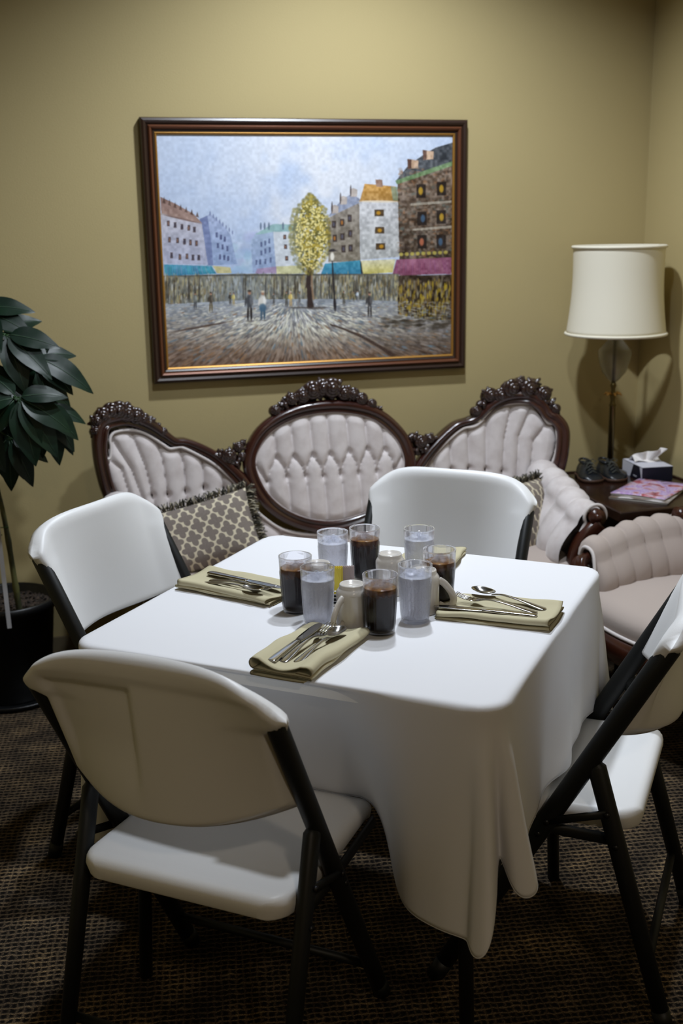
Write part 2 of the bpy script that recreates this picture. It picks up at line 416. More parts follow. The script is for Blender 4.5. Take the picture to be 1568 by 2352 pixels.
#CLOTH#
# white tablecloth: a square sheet laid off-centre; sides hang down, corners hang as two-lobed folds
def tablecloth():
    H0 = TS / 2; RC = .045; RHO = .007; ZT = TZ + .0006
    OV = dict(front=.40, back=.275, left=.30, right=.31)
    N = 190
    A = np.linspace(-H0 - OV['left'], H0 + OV['right'], N); B = np.linspace(-H0 - OV['front'], H0 + OV['back'], N)
    hc = H0 - RC
    FL = .10
    def side_out(kind, s, d):
        """outward shift of a hanging side; s along the side, d depth below the edge (0..overhang)"""
        f_ = {('front', 1): 1.0, ('front', -1): .35, ('right', -1): .4, ('right', 1): .28, ('back', 1): .7, ('back', -1): .5, ('left', 1): .2, ('left', -1): .14}
        e = FL * d * (f_[(kind, 1)] * math.exp(-((s - hc) / .09) ** 2) + f_[(kind, -1)] * math.exp(-((s + hc) / .09) ** 2))
        k = d / .33
        if kind == 'front':
            k = d / .40
            push = sstep(-.36, -.24, s) * (1 - sstep(.08, .27, s))
            e += -.225 * push * k ** 1.0 + .005 * k * math.sin(s * 13 + 1.0) - .022 * math.exp(-((s - .17) / .07) ** 2) * k
        elif kind == 'right':
            e += .007 * k * math.sin(s * 38 + .8) * sstep(-.1, .2, s) + .010 * k * math.sin(s * 17 + .4) + .006 * k * math.sin(s * 31) + .004 * k
        elif kind == 'left':
            push = sstep(-.30, -.18, s) * (1 - sstep(.16, .28, s)); e += -.20 * push * k ** 1.1 + .008 * k * math.sin(s * 15)
        else:
            push = sstep(-.32, -.2, s) * (1 - sstep(.12, .25, s)); e += -.20 * push * k ** 1.1 + .008 * k * math.sin(s * 14)
        return e
    KN = [(0, 0, .10), (.2, .025, .165), (.36, .085, .165), (.5, .030, -.085), (.62, .120, .020), (.78, .215, -.007), (.9, .150, -.100), (1, .04, 0)]
    HT = spline([k[1:] for k in KN], 141); KT = np.interp(np.linspace(0, 1, 141), np.linspace(0, 1, 8), [k[0] for k in KN])
    AMP = {(1, -1): 1.0, (1, 1): .7, (-1, 1): .5, (-1, -1): .35}
    def hang(t, amp):
        return float(np.interp(t, KT, [h[0] for h in HT])) * amp, float(np.interp(t, KT, [h[1] for h in HT])) * amp
    def drop(d, out):
        # follow the small rounded table edge, then hang
        a = min(d, RHO * PI / 2); th = a / RHO
        o = RHO * math.sin(th) ; z = -RHO * (1 - math.cos(th))
        r = d - a
        if r > 0:
            dz = math.sqrt(max(r * r - out * out, (r * .35) ** 2)); z -= dz; o += out
        return o, z
    V = []
    for b_ in B:
        for a_ in A:
            sa = 1 if a_ > 0 else -1; sb = 1 if b_ > 0 else -1
            p = abs(a_) - hc; q = abs(b_) - hc
            wr = .0006 * math.sin(a_ * 9 + b_ * 4) + .0004 * math.sin(b_ * 21 - a_ * 5)
            if p > 0 and q > 0:
                r = math.hypot(p, q); t = math.atan2(p, q) / (PI / 2)      # 0 at the front/back side, 1 at the left/right side
                ux, uy = math.sin(t * PI / 2), math.cos(t * PI / 2)
                if r <= RC - RHO * .0:
                    V.append((a_, b_, ZT + wr)); continue
                d = (r - RC) * (1 - .40 * math.exp(-((t - .47) / .15) ** 2) * sstep(.1, .4, r))
                hx, hy = hang(t, AMP[(sa, sb)])
                k = sstep(0, .10, d)
                bx = hc + RC * ux; by = hc + RC * uy
                hh = math.hypot(hx, hy) * k
                cx = (hx * k * (1) + ux * .0) ; cy = hy * k
                # gather: base points draw in toward the corner's middle further down
                gx = hc + RC * .70; gy = hc + RC * .70
                kk = sstep(0.0, .25, d) * .35
                bx = bx * (1 - kk) + gx * kk; by = by * (1 - kk) + gy * kk
                if t < .5: bx = bx - 0.0
                aa = min(d, RHO * PI / 2); th = aa / RHO; o = RHO * math.sin(th); z = -RHO * (1 - math.cos(th)); rr = d - aa
                x = bx + ux * o + cx * rr; y = by + uy * o + cy * rr; z -= rr * math.sqrt(max(.2, 1 - hh * hh))
                V.append((sa * x, sb * y, ZT + z))
            elif p > RC or q > RC:
                if p > q:
                    d = p - RC; e = side_out('right' if sa > 0 else 'left', b_, d); o, z = drop(d, e)
                    V.append((sa * (H0 + o), b_ , ZT + z))
                else:
                    d = q - RC; e = side_out('front' if sb < 0 else 'back', a_, d); o, z = drop(d, e)
                    V.append((a_, sb * (H0 + o), ZT + z))
            else:
                V.append((a_, b_, ZT + wr))
    V = np.array(V).reshape(N, N, 3)
    # let the cloth relax a little where sides meet corner folds
    for it in range(14):
        Wt = V.copy()
        Wt[1:-1, 1:-1] = .5 * V[1:-1, 1:-1] + .125 * (V[:-2, 1:-1] + V[2:, 1:-1] + V[1:-1, :-2] + V[1:-1, 2:])
        Wt[0, 1:-1] = .5 * V[0, 1:-1] + .25 * (V[0, :-2] + V[0, 2:]); Wt[-1, 1:-1] = .5 * V[-1, 1:-1] + .25 * (V[-1, :-2] + V[-1, 2:])
        Wt[1:-1, 0] = .5 * V[1:-1, 0] + .25 * (V[:-2, 0] + V[2:, 0]); Wt[1:-1, -1] = .5 * V[1:-1, -1] + .25 * (V[:-2, -1] + V[2:, -1])
        low = (V[..., 2:] < ZT - .03)
        V = np.where(low, Wt, V)
    V = V.reshape(-1, 3)
    F = [(j * N + i, j * N + i + 1, (j + 1) * N + i + 1, (j + 1) * N + i) for j in range(N - 1) for i in range(N - 1)]
    o = obj('tablecloth', V, F, M_cloth)
    o.location = (TX, TY, 0); o.rotation_euler = (0, 0, TH)
    so = o.modifiers.new('thickness', 'SOLIDIFY'); so.thickness = .0009; so.offset = 1
    P = [V[i] for i in range(N)] + [V[j * N + N - 1] for j in range(1, N)] + [V[(N - 1) * N + i] for i in range(N - 2, -1, -1)] + [V[j * N] for j in range(N - 2, -1, -1)]
    b = MB(); b.tube(P, .0013, 5); b.build('hem', M_cloth, o)
    tag(o, 'white tablecloth draped over the square table, its corner hanging in folds', 'tablecloth')
tablecloth()
#ENDCLOTH#

# ------------------------------------------------------------------ folding chairs
def tube_y(z): return .123 - .445 * z / .8
def make_chair():
    t = thing('folding_chair')
    # backrest: curved shell, u across, v up
    def zt(x): return .850 - .066 * abs(x / .2385) ** 4.4 - .006 * (x / .25) ** 2
    def zb(x): return .556 + .041 * abs(x / .232) ** 2.6
    NU, NV = 72, 44
    def yy(x, z, side):
        mid = .132 + (-.037 - .132) * (z - .53) / .32
        k = 1 - min(1, abs(x) / .236) ** 2.0
        base = tube_y(z) - mid * k
        return base
    def surf(front):
        G = []
        for j in range(NV + 1):
            row = []
            for i in range(NU + 1):
                u = -1 + 2 * i / NU
                v = j / NV
                wtop = .2495; wbot = .226
                # side outline: full width cap above z=.77, narrower beside the tube
                z0 = zb(u * .226); z1 = zt(u * .2385)
                z = z0 + (z1 - z0) * v
                wcap = sstep(.744, .768, z)
                w_ = (.206 + .0325 * wcap) if not front else (.2325 + .0060 * wcap)
                cr_ = 1.0
                x = u * w_ * cr_
                y = yy(x, z, 0)
                off = (.013 + .012 * sstep(.70, .92, abs(u))) if front else -.013
                # thicker cap hides the tube ends
                if not front: off *= 1 + .6 * wcap * sstep(.5, .95, abs(u))
                # rolled rim
                edge = min(1, (1 - abs(u)) / .07, v / .05, (1 - v) / .09)
                edge = math.sqrt(max(0, 1 - (1 - edge) ** 2))
                off *= edge
                if not front:
                    # pressed panel on the back: one recess on the left half, tapering downwards
                    tz = (z - .60) / .19
                    xl = -.175 + .020 * tz * -1; xr = -.030 + .012 * (1 - tz)
                    d = min(x - xl, xr - x, .792 - z)
                    off += .013 * sstep(-.006, .012, d) * sstep(.575, .70, z)
                    off -= .004 * sstep(.800, .812, z) * (1 - sstep(.832, .848, z))
                y += off
                row.append((x, y, z))
            G.append(row)
        return G
    F = surf(True); B = surf(False)
    b = MB(); nF = (NU + 1) * (NV + 1)
    b.grid(F); b.grid([r[::-1] for r in B])
    # close the rim
    idxF = lambda j, i: j * (NU + 1) + i
    idxB = lambda j, i: nF + j * (NU + 1) + (NU - i)
    rim = [(0, i) for i in range(NU)] + [(j, NU) for j in range(NV)] + [(NV, i) for i in range(NU, 0, -1)] + [(j, 0) for j in range(NV, 0, -1)]
    for q in range(len(rim)):
        a = rim[q]; c = rim[(q + 1) % len(rim)]
        b.f.append((idxF(*a), idxF(*c), idxB(*c), idxB(*a))); b.m.append(0)
    b.build('backrest', M_plastic, t)
    # seat
    NU, NV = 28, 30
    ys0, ys1 = -.268, .160
    def seat_pt(u, v, top):
        y = ys0 + (ys1 - ys0) * v
        w_ = .2035 + .002 * math.cos(PI * v)
        # rounded corners
        rc = .05
        dy = min(y - ys0, ys1 - y)
        if dy < rc: w_ -= rc - math.sqrt(max(0, rc * rc - (rc - dy) ** 2))
        x = u * w_
        z = .431 - .011 * (1 - u * u) * math.sin(PI * min(1, v * 1.15)) - .004 * v
        z -= .022 * sstep(.82, 1.0, v) ** 1.5
        e = min((1 - abs(u)) * w_ / .018, dy / .018, 1.0)
        e = math.sqrt(max(0, 1 - (1 - e) ** 2))
        zbot = z - .044 + .006 * sstep(.5, 1, v)
        if top: return (x, y, zbot + .022 + (z - zbot - .022) * e)
        return (x * .985, y * .985, zbot + .006 * (1 - e))
    b = MB()
    vs = [0.5 - 0.5 * math.cos(PI * j / NV) for j in range(NV + 1)]
    us = [-math.cos(PI * i / NU) for i in range(NU + 1)]
    b.grid([[seat_pt(u, v, True) for u in us] for v in vs])
    b.grid([[seat_pt(u, v, False) for u in us][::-1] for v in vs])
    nF = (NU + 1) * (NV + 1)
    idxF = lambda j, i: j * (NU + 1) + i
    idxB = lambda j, i: nF + j * (NU + 1) + (NU - i)
    rim = [(0, i) for i in range(NU)] + [(j, NU) for j in range(NV)] + [(NV, i) for i in range(NU, 0, -1)] + [(j, 0) for j in range(NV, 0, -1)]
    for q in range(len(rim)):
        a = rim[q]; c = rim[(q + 1) % len(rim)]
        b.f.append((idxF(*a), idxF(*c), idxB(*c), idxB(*a))); b.m.append(0)
    b.build('seat', M_plastic, t)
    X = .2195
    for s in (-1, 1):
        b = MB()
        pts = [(s * X, tube_y(z), z) for z in (.778, .768, .6, .4, .2, .035)]
        b.tube(pts, [.013, .0195, .0195, .0195, .019, .0185], 18, sy=.80, ref=(0, 1, .2))
        o = b.build('front_leg', M_black, t)
        b = MB(); b.tube([(s * X, tube_y(.04), .04), (s * X, tube_y(.0), .0)], .0185, 16, sy=.9, ref=(0, 1, .2)); b.build('foot_cap', M_black, o)
        # rear leg
        y0 = tube_y(.53) - .012; z0 = .528
        yr = -.335
        def ry(z): return y0 + (yr - y0) * (z0 - z) / z0
        b = MB(); b.tube([(s * X, ry(z0) + .004, z0 + .008), (s * X, ry(.52), .52), (s * X, ry(.3), .3), (s * X, ry(.035), .035)], [.006, .0180, .0175, .0165], 16, sy=.80, ref=(0, 1, .2))
        o2 = b.build('rear_leg', M_black, t)
        b = MB(); b.tube([(s * X, ry(.04), .04), (s * X, ry(.0), .0)], .0175, 16, sy=.9, ref=(0, 1, .2)); b.build('foot_cap', M_black, o2)
        # brace between the legs above the seat rail
        za, zc = .432, .462
        pa = Vector((s * (X + .012), tube_y(.40), .40)); pb = Vector((s * (X + .012), ry(.435), .435))
        b = MB(); b.tube([pa, pa.lerp(pb, .5), pb], .0085, 10, sy=.45, ref=(0, 0, 1)); o3 = b.build('brace', M_black, t)
        for p in (pa, pb):
            r_ = MB(); r_.tube([p + Vector((s * .001, 0, 0)), p + Vector((s * .0075, 0, 0))], .0055, 12); r_.build('rivet', M_rivet, o3)
        # seat rail
        p0 = Vector((s * .208, ys1 - .05, .385)); p1 = Vector((s * .208, ry(.372), .372))
        b = MB(); b.tube([p0, p0.lerp(p1, .5) - Vector((0, 0, .004)), p1], .0125, 12, sy=.5, ref=(0, 0, 1)); o4 = b.build('seat_rail', M_black, t)
        for p in (Vector((s * (X + .012), tube_y(.372), .372)), Vector((s * (X + .012), ry(.372), .372))):
            r_ = MB(); r_.tube([p, p + Vector((s * .006, 0, 0))], .0055, 12); r_.build('rivet', M_rivet, o4)
    b = MB(); b.tube([(-X, tube_y(.1), .1), (X, tube_y(.1), .1)], .009, 12); b.build('front_crossbar', M_black, t)
    b = MB(); b.tube([(-X, -.335 + .18 * .12 / .528, .12), (X, -.335 + .18 * .12 / .528, .12)], .009, 12); b.build('rear_crossbar', M_black, t)
    return t

chair_poses = [
    (0.3421, 1.926, -0.6819, 'white plastic folding chair nearest the camera, its back turned, showing the pressed panel'),
    (0.9398, 2.0026, 0.9168, 'white plastic folding chair at the right of the table, seen side-on, black legs crossing'),
    (0.3700, 2.5450, -2.3093, 'white plastic folding chair at the left of the table, in front of the plant pot'),
    (0.8900, 2.5750, 2.4486, 'white plastic folding chair on the far side of the table, in front of the sofa'),
]
proto = make_chair()
for i, (x, y, rz, lb) in enumerate(chair_poses):
    o = proto if i == 0 else copy_tree(proto)
    o.location = (x, y, 0); o.rotation_euler = (0, 0, rz)
    tag(o, lb, 'chair', 'folding chairs around the table')

# ------------------------------------------------------------------ victorian sofa
SX, SY = 1.0, 3.72
def back_y(x, z):            # local to the sofa root at (SX, SY, 0)
    return .12 * (z - .42) - .6 * max(0, abs(x) - .40) ** 2
L_IN = [(-0.738, 0.64), (-0.759, 0.693), (-0.767, 0.749), (-0.774, 0.775), (-0.758, 0.776), (-0.752, 0.81), (-0.753, 0.836), (-0.737, 0.856), (-0.688, 0.858), (-0.644, 0.845), (-0.607, 0.821), (-0.578, 0.798), (-0.555, 0.782), (-0.523, 0.784), (-0.502, 0.776), (-0.464, 0.754), (-0.411, 0.719), (-0.368, 0.679), (-0.327, 0.633), (-0.29, 0.579), (-0.27, 0.544), (-0.201, 0.486), (-0.134, 0.459), (-0.066, 0.448)]
L_FR = [(-0.735, 0.55, .0194), (-0.759, 0.635, 0.0194), (-0.778, 0.702, 0.0194), (-0.789, 0.781, 0.0194), (-0.787, 0.843, 0.0195), (-0.775, 0.883, 0.0195), (-0.743, 0.897, 0.0182), (-0.685, 0.896, 0.0183), (-0.622, 0.865, 0.0169), (-0.572, 0.827, 0.0141), (-0.537, 0.801, 0.0127), (-0.5, 0.795, 0.0113), (-0.457, 0.776, 0.0128), (-0.4, 0.74, 0.0142), (-0.343, 0.684, 0.0184), (-0.308, 0.639, 0.0198), (-0.274, 0.579, 0.0169)]
OV = [(-0.273, 0.702), (-0.252, 0.772), (-0.195, 0.827), (-0.096, 0.864), (0.033, 0.87), (0.154, 0.841), (0.231, 0.778), (0.264, 0.715), (0.267, 0.653), (0.231, 0.586), (0.172, 0.533), (0.09, 0.5), (-0.004, 0.487), (-0.1, 0.505), (-0.183, 0.549), (-0.241, 0.614)]
R_IN = [(0.332, 0.65), (0.389, 0.705), (0.441, 0.75), (0.491, 0.783), (0.528, 0.788), (0.553, 0.802), (0.585, 0.836), (0.626, 0.86), (0.668, 0.868), (0.716, 0.868), (0.744, 0.856), (0.762, 0.829), (0.78, 0.8), (0.801, 0.794), (0.808, 0.774), (0.81, 0.731), (0.802, 0.684), (0.786, 0.64), (0.776, 0.604), (0.775, 0.583)]
R_FR = [(0.282, 0.585, .0169), (0.31, 0.634, 0.0198), (0.35, 0.689, 0.017), (0.41, 0.747, 0.0142), (0.469, 0.79, 0.0128), (0.517, 0.804, 0.0113), (0.557, 0.822, 0.0127), (0.597, 0.86, 0.0141), (0.651, 0.887, 0.0169), (0.717, 0.89, 0.0182), (0.759, 0.866, 0.0181), (0.782, 0.831, 0.0167), (0.809, 0.81, 0.018), (0.828, 0.775, 0.0193), (0.828, 0.72, 0.0193), (0.818, 0.658, 0.0193), (0.802, 0.603, 0.0193), (0.796, 0.582, 0.0193)]
CL = [(-0.798, 0.872, 0.0125), (-0.79, 0.903, 0.0153), (-0.771, 0.918, 0.0195), (-0.745, 0.928, 0.021), (-0.719, 0.928, 0.0225), (-0.688, 0.916, 0.0197), (-0.663, 0.905, 0.0197), (-0.639, 0.891, 0.0155), (-0.618, 0.876, 0.0127), (-0.597, 0.86, 0.0099), (-0.576, 0.842, 0.0113)]
CC = [(-0.19, 0.889, 0.0128), (-0.155, 0.906, 0.0128), (-0.131, 0.924, 0.0157), (-0.093, 0.933, 0.0185), (-0.058, 0.95, 0.0228), (-0.022, 0.958, 0.0214), (0.011, 0.955, 0.0243), (0.055, 0.935, 0.0185), (0.088, 0.93, 0.0157), (0.117, 0.911, 0.0157), (0.153, 0.891, 0.0128), (0.181, 0.873, 0.0071)]
CR = [(0.539, 0.846, 0.0128), (0.562, 0.869, 0.0128), (0.587, 0.902, 0.0184), (0.624, 0.901, 0.0184), (0.663, 0.925, 0.024), (0.719, 0.923, 0.0239), (0.767, 0.905, 0.0195), (0.788, 0.871, 0.0139), (0.805, 0.851, 0.0125), (0.742, 0.943, 0.0126), (0.693, 0.947, 0.0127)]
JL = [(-0.359, 0.746, 0.0184), (-0.391, 0.751, 0.0128), (-0.323, 0.773, 0.0128), (-0.334, 0.718, 0.0127), (-0.314, 0.739, 0.0113), (-0.305, 0.787, 0.0071)]
JR = [(0.328, 0.749, 0.017), (0.304, 0.766, 0.0128), (0.361, 0.758, 0.0128), (0.343, 0.72, 0.0128), (0.377, 0.757, 0.0085), (0.31, 0.719, 0.0113)]
BT1 = [(-0.193, 0.723), (-0.132, 0.722), (-0.065, 0.722), (-0.003, 0.722), (0.066, 0.727), (0.133, 0.73), (0.197, 0.725)]
BT2 = [(-0.229, 0.643), (-0.16, 0.653), (-0.094, 0.653), (-0.031, 0.648), (0.032, 0.65), (0.097, 0.648), (0.164, 0.648), (0.229, 0.656)]

def seg_dist(P, a, b):
    a = np.array(a); b = np.array(b); ab = b - a
    t = np.clip(((P - a) @ ab) / (ab @ ab), 0, 1)
    return np.linalg.norm(P - (a + t[:, None] * ab), axis=1)

def poly_dist(P, poly):
    d = np.full(len(P), 9.0); n = len(poly)
    inside = np.zeros(len(P), bool)
    for i in range(n):
        a, b = poly[i], poly[(i + 1) % n]
        d = np.minimum(d, seg_dist(P, a[:2], b[:2]))
        x1, y1 = a[:2]; x2, y2 = b[:2]
        c = ((y1 > P[:, 1]) != (y2 > P[:, 1]))
        if y1 != y2: inside ^= c & (P[:, 0] < (x2 - x1) * (P[:, 1] - y1) / (y2 - y1) + x1)
    return d, inside

def tufted_panel(name, poly, pleats, buttons, parent, M, H=.022, w=.032, step=.0042, base=0.0, grow=.006, edge=.03, bump_r=.020, bdepth=.016):
    xs = [p[0] for p in poly]; zs = [p[1] for p in poly]
    nx = int((max(xs) - min(xs) + 2 * grow) / step) + 2; nz = int((max(zs) - min(zs) + 2 * grow) / step) + 2
    X = min(xs) - grow + np.arange(nx) * step; Z = min(zs) - grow + np.arange(nz) * step
    gx, gz = np.meshgrid(X, Z); P = np.stack([gx.ravel(), gz.ravel()], 1)
    de, ins = poly_dist(P, poly)
    de = np.where(ins, de, 0)
    keep = ins | (poly_dist(P, poly)[0] < grow)
    h = np.full(len(P), H)
    if pleats:
        d = np.full(len(P), 9.0)
        for pl in pleats:
            for i in range(len(pl) - 1): d = np.minimum(d, seg_dist(P, pl[i], pl[i + 1]))
        q = np.clip(d / w, 0, 1); h = H * np.sqrt(np.clip(1 - (1 - q) ** 2.2, 0, 1))
    for bx_, bz_ in buttons:
        r2 = ((P[:, 0] - bx_) ** 2 + (P[:, 1] - bz_) ** 2)
        h = h - bdepth * np.exp(-r2 / (bump_r * .55) ** 2)
    h = h * np.sqrt(np.clip(de / edge, 0, 1)) + .001
    idx = -np.ones(len(P), int); k = np.nonzero(keep)[0]; idx[k] = np.arange(len(k))
    V = [(P[i, 0], back_y(P[i, 0], P[i, 1]) - base - h[i], P[i, 1]) for i in k]
    F = []
    for j in range(nz - 1):
        for i in range(nx - 1):
            a = j * nx + i; q = (a, a + 1, a + nx + 1, a + nx)
            if all(keep[c] for c in q): F.append(tuple(int(idx[c]) for c in q))
    return obj(name, V, F, M, parent)

def moulding(i, hw, flip=1):
    P = [(-1, -.3), (-1, .45), (-.82, .8), (-.6, .85), (-.45, .62), (-.3, .66), (-.05, 1.0), (.3, 1.12), (.7, .95), (.93, .6), (1, .2), (1, -.3)]
    return [(a * hw * flip, max(-.006, d * hw * 1.1)) for a, d in P]

def frame3(pts, off=.004):
    return [(p[0], back_y(p[0], p[1]) - off, p[1]) for p in pts]

def rose(b, c, r, seed=0):
    rn = random.Random(seed); c = Vector(c)
    b.ball(c + Vector((0, -r * .55, 0)), r * .34, 8, 6)
    for ring, (n, rad, size, tilt, dy) in enumerate(((4, .34, .40, .9, -.42), (6, .68, .46, .45, -.18))):
        a0 = rn.random() * 6
        for k in range(n):
            a = a0 + 2 * PI * k / n
            d = Vector((math.cos(a), 0, math.sin(a)))
            R = Matrix.Rotation(-a, 3, 'Y') @ Matrix.Rotation(tilt * .8, 3, 'Z')
            b.ball(c + d * (r * rad * .92) + Vector((0, r * dy, 0)), (r * size * .66, r * size * .70, r * size * 1.2), 8, 6, R=R)

def carved_leaf(b, c, r, ang):
    R = Matrix.Rotation(-ang, 3, 'Y')
    b.ball(c, (r * 1.2, r * .4, r * .55), 10, 6, R=R)
    b.ball(Vector(c) + Vector((0, -r * .3, 0)), (r * 1.1, r * .18, r * .1), 8, 5, R=R)

def carving(name, L, parent, leaves=True):
    b = MB()
    for i, (x, z, r) in enumerate(L):
        r *= 1.38; z -= .001; y = back_y(x, z) - .022
        if r >= .020 or (r > .0155 and i % 2 == 0): rose(b, (x, y - r * .25, z), r * 1.12, i)
        else:
            n = 3
            for k in range(n):
                a = k * 2.1 + i
                carved_leaf(b, (x + math.cos(a) * r * .5, y - r * .4, z + math.sin(a) * r * .5), r * .75, a)
            b.ball((x, y - r * .7, z), r * .5, 8, 6)
        # leaves tucked between and beneath
        if leaves:
            for k in range(3):
                a = rnd.uniform(0, 6.28)
                carved_leaf(b, (x + math.cos(a) * r * .9, y - r * .1, z + math.sin(a) * r * .7 - r * .2), r * .6, a)
            b.ball((x, y + .014, z - r * .35), (r * 1.2, .018, r * 1.1), 10, 6)
    return b.build(name, M_carving, parent)

def sofa():
    t = thing('victorian_sofa', (SX, SY, 0))
    # centre medallion
    ovs = [tuple(p) for p in closed_spline(OV, 72)]
    pl = []
    for x, z in BT1:
        dz_ = 0.055 + .15 * (1 - (abs(x) / .27) ** 2)
        pl.append([(x, z), (x - .004, z + dz_ * .45), (x - .012, z + dz_)])
    for x, z in BT2: pl.append([(x, z), (x + .004, z - .03), (x + .008, z - .03 - .13 * (1 - (abs(x) / .29) ** 2))])
    for i, (x, z) in enumerate(BT1):
        for j in (i, i + 1):
            if j < len(BT2):
                x2, z2 = BT2[j]; pl.append([(x, z), ((x + x2) / 2 + .006 * (1 if x2 > x else -1), (z + z2) / 2 + .004), (x2, z2)])
    pl.append([(-.268, .70), BT2[0]]); pl.append([BT2[-1], (.262, .70)])
    tufted_panel('medallion_back', ovs, pl, BT1 + BT2, t, M_velvet, H=.021, w=.032, base=.010, bdepth=.012)
    oring = closed_spline(OV, 96)
    cxo, czo = 0.0, .68
    ctr = []
    for p in oring:
        d = np.array([p[0] - cxo, (p[1] - czo) * 1.6]); d /= np.linalg.norm(d)
        ctr.append((p[0] + d[0] * .0165, p[1] + d[1] * .0165))
    b = MB(); b.sweep(frame3(ctr, .012), lambda i: moulding(i, .0225, -1), closed=True)
    b.build('medallion_frame', M_wood, t)
    # wings
    LP = [tuple(p) for p in spline(L_IN[4:], 90)]
    polyL = [(-.70, .40), (-.71, .52)] + L_IN[:4] + LP + [(0.0, .445), (0.0, .40)]
    plL = [[(-0.672, 0.45), (-0.699, 0.632), (-0.723, 0.735), (-0.76, 0.769)], [(-.632, .45), (-0.657, 0.621), (-0.69, 0.731), (-0.744, 0.83)], [(-.60, .45), (-0.627, 0.643), (-0.643, 0.732), (-0.682, 0.850)],
           [(-.56, .45), (-0.573, 0.636), (-0.583, 0.739), (-0.595, 0.806)], [(-.505, .45), (-0.512, 0.629), (-0.511, 0.702), (-0.521, 0.782)], [(-.445, .45), (-0.448, 0.635), (-0.447, 0.696), (-0.45, 0.745)],
           [(-.375, .45), (-0.38, 0.644), (-0.38, 0.691)], [(-.32, .45), (-.325, .60)], [(-.26, .43), (-.262, .53)], [(-.19, .43), (-.19, .48)]]
    btL = [(-.627, .632), (-.573, .628), (-.512, .632), (-.448, .638), (-.38, .63)]
    tufted_panel('wing_back', polyL, plL, btL, t, M_velvet, H=.023, w=.036, bdepth=.014)
    RP = [tuple(p) for p in spline(R_IN[:16], 90)]
    polyR = [(0.0, .40), (0.0, .445), (.066, .448), (.134, .459), (.201, .486), (.27, .56)] + RP + R_IN[16:] + [(.74, .50), (.70, .40)]
    plR = [[(.375, .45), (0.383, 0.645), (0.375, 0.684)], [(.445, .45), (0.447, 0.636), (0.442, 0.746)], [(.505, .45), (0.512, 0.637), (0.511, 0.785)], [(.56, .45), (0.573, 0.63), (0.577, 0.824)],
           [(.60, .45), (0.631, 0.622), (.640, .74), (0.667, 0.862)], [(.64, .45), (0.679, 0.609), (0.689, 0.75), (0.733, 0.853)], [(.68, .45), (0.723, 0.601), (0.737, 0.735), (0.783, 0.795)], [(.32, .45), (.325, .61)], [(.26, .43), (.262, .53)]]
    btR = [(.447, .636), (.512, .637), (.573, .63), (.631, .622)]
    tufted_panel('wing_back', polyR, plR, btR, t, M_velvet, H=.023, w=.036, bdepth=.014)
    for fr, fl in ((L_FR, -1), (R_FR, -1)):
        pts = spline(fr, 110)
        b = MB(); b.sweep([(p[0], back_y(p[0], p[1]) - .012, p[1]) for p in pts], lambda i: moulding(i, pts[i][2] * 1.22 + .003 * sstep(.80, .86, pts[i][1]), fl))
        b.build('wing_frame', M_wood, t)
    for inn in (spline(L_IN, 120), spline(R_IN, 120)):
        b = MB(); b.tube([(p[0], back_y(p[0], p[1]) - .020, p[1]) for p in inn], .0052, 8); b.build('piping', M_piping, t)
    b = MB(); ip = closed_spline(OV, 90)
    ip = [(p[0] * .985, back_y(p[0], p[1]) - .022, .68 + (p[1] - .68) * .985) for p in ip]
    b.tube(ip + [ip[0]], .0038, 8); b.build('piping', M_velvet, t)
    carving('rose_crest', CL, t); carving('rose_crest', CC, t); carving('rose_crest', CR, t)
    carving('rose_corner', JL, t); carving('rose_corner', JR, t)
    for poly_ in ([p[:2] for p in L_FR] + [(-.30, .50), (-.70, .50)], [p[:2] for p in R_FR] + [(.70, .50), (.30, .50)]):
        tufted_panel('back_board', [tuple(p) for p in poly_], [], [], t, M_wood, H=.0, base=-.004, step=.008, grow=.002)
    # wooden back filler behind the frame so it has depth
    for fr in (L_FR, R_FR):
        pts = spline(fr, 70)
        b = MB(); b.sweep([(p[0], back_y(p[0], p[1]) + .012, p[1]) for p in pts], lambda i: [(-.012, -.014), (.012, -.014), (.012, .014), (-.012, .014)])
        b.build('back_rail', M_wood, t)
    # seat
    b = MB()
    def seatfront(x): return -.60 - .05 * math.cos(x / .70 * PI * 1.5) * (1 if abs(x) < .70 else 0)
    G = []
    for z, inset, in ((.36, 0), (.385, -.006), (.405, -.004), (.424, .02)):
        G.append([(x * (1 - inset * .5), seatfront(x) + inset, z) for x in np.linspace(-.66, .66, 61)])
    for v in np.linspace(.12, 1, 10):
        G.append([(x * (1 - .01), seatfront(x) * (1 - v) + (-.02) * v, .424 + .02 * math.sin(PI * v ** .6)) for x in np.linspace(-.66, .66, 61)])
    b.grid(G); b.build('seat_cushion', M_velvet2, t)
    b = MB()
    G = []
    for z, o_ in ((.36, .0), (.36, -.022), (.33, -.030), (.29, -.022), (.275, -.012), (.275, .02)):
        G.append([(x, seatfront(x) + o_ - .0 + .0 * x, z + (.02 * math.cos(x * 9) if z < .3 else 0)) for x in np.linspace(-.68, .68, 61)])
    b.grid(G); b.build('seat_rail', M_wood2, t)
    b = MB(); b.tube([(x, seatfront(x) - .012, .366) for x in np.linspace(-.67, .67, 60)], .006, 8); b.build('piping', M_piping, t)
    for sx in (-1, 1):
        b = MB(); b.box((sx * .67, -.30, .32), (.03, .60, .09)); bevel(b.build('side_rail', M_wood2, t, smooth=False), .006)
        # cabriole front legs, plain back legs
        b = MB(); b.tube([(sx * .66, -.60, .30), (sx * .69, -.635, .22), (sx * .675, -.62, .12), (sx * .67, -.61, .04), (sx * .68, -.63, .0)], [.035, .036, .022, .015, .02], 14); b.build('leg', M_wood2, t)
        b = MB(); b.tube([(sx * .66, -.02, .33), (sx * .68, .0, .15), (sx * .69, .03, .0)], [.026, .02, .016], 12); b.build('leg', M_wood2, t)
        # tufted arm: sections along y
        G = []
        ny = 84
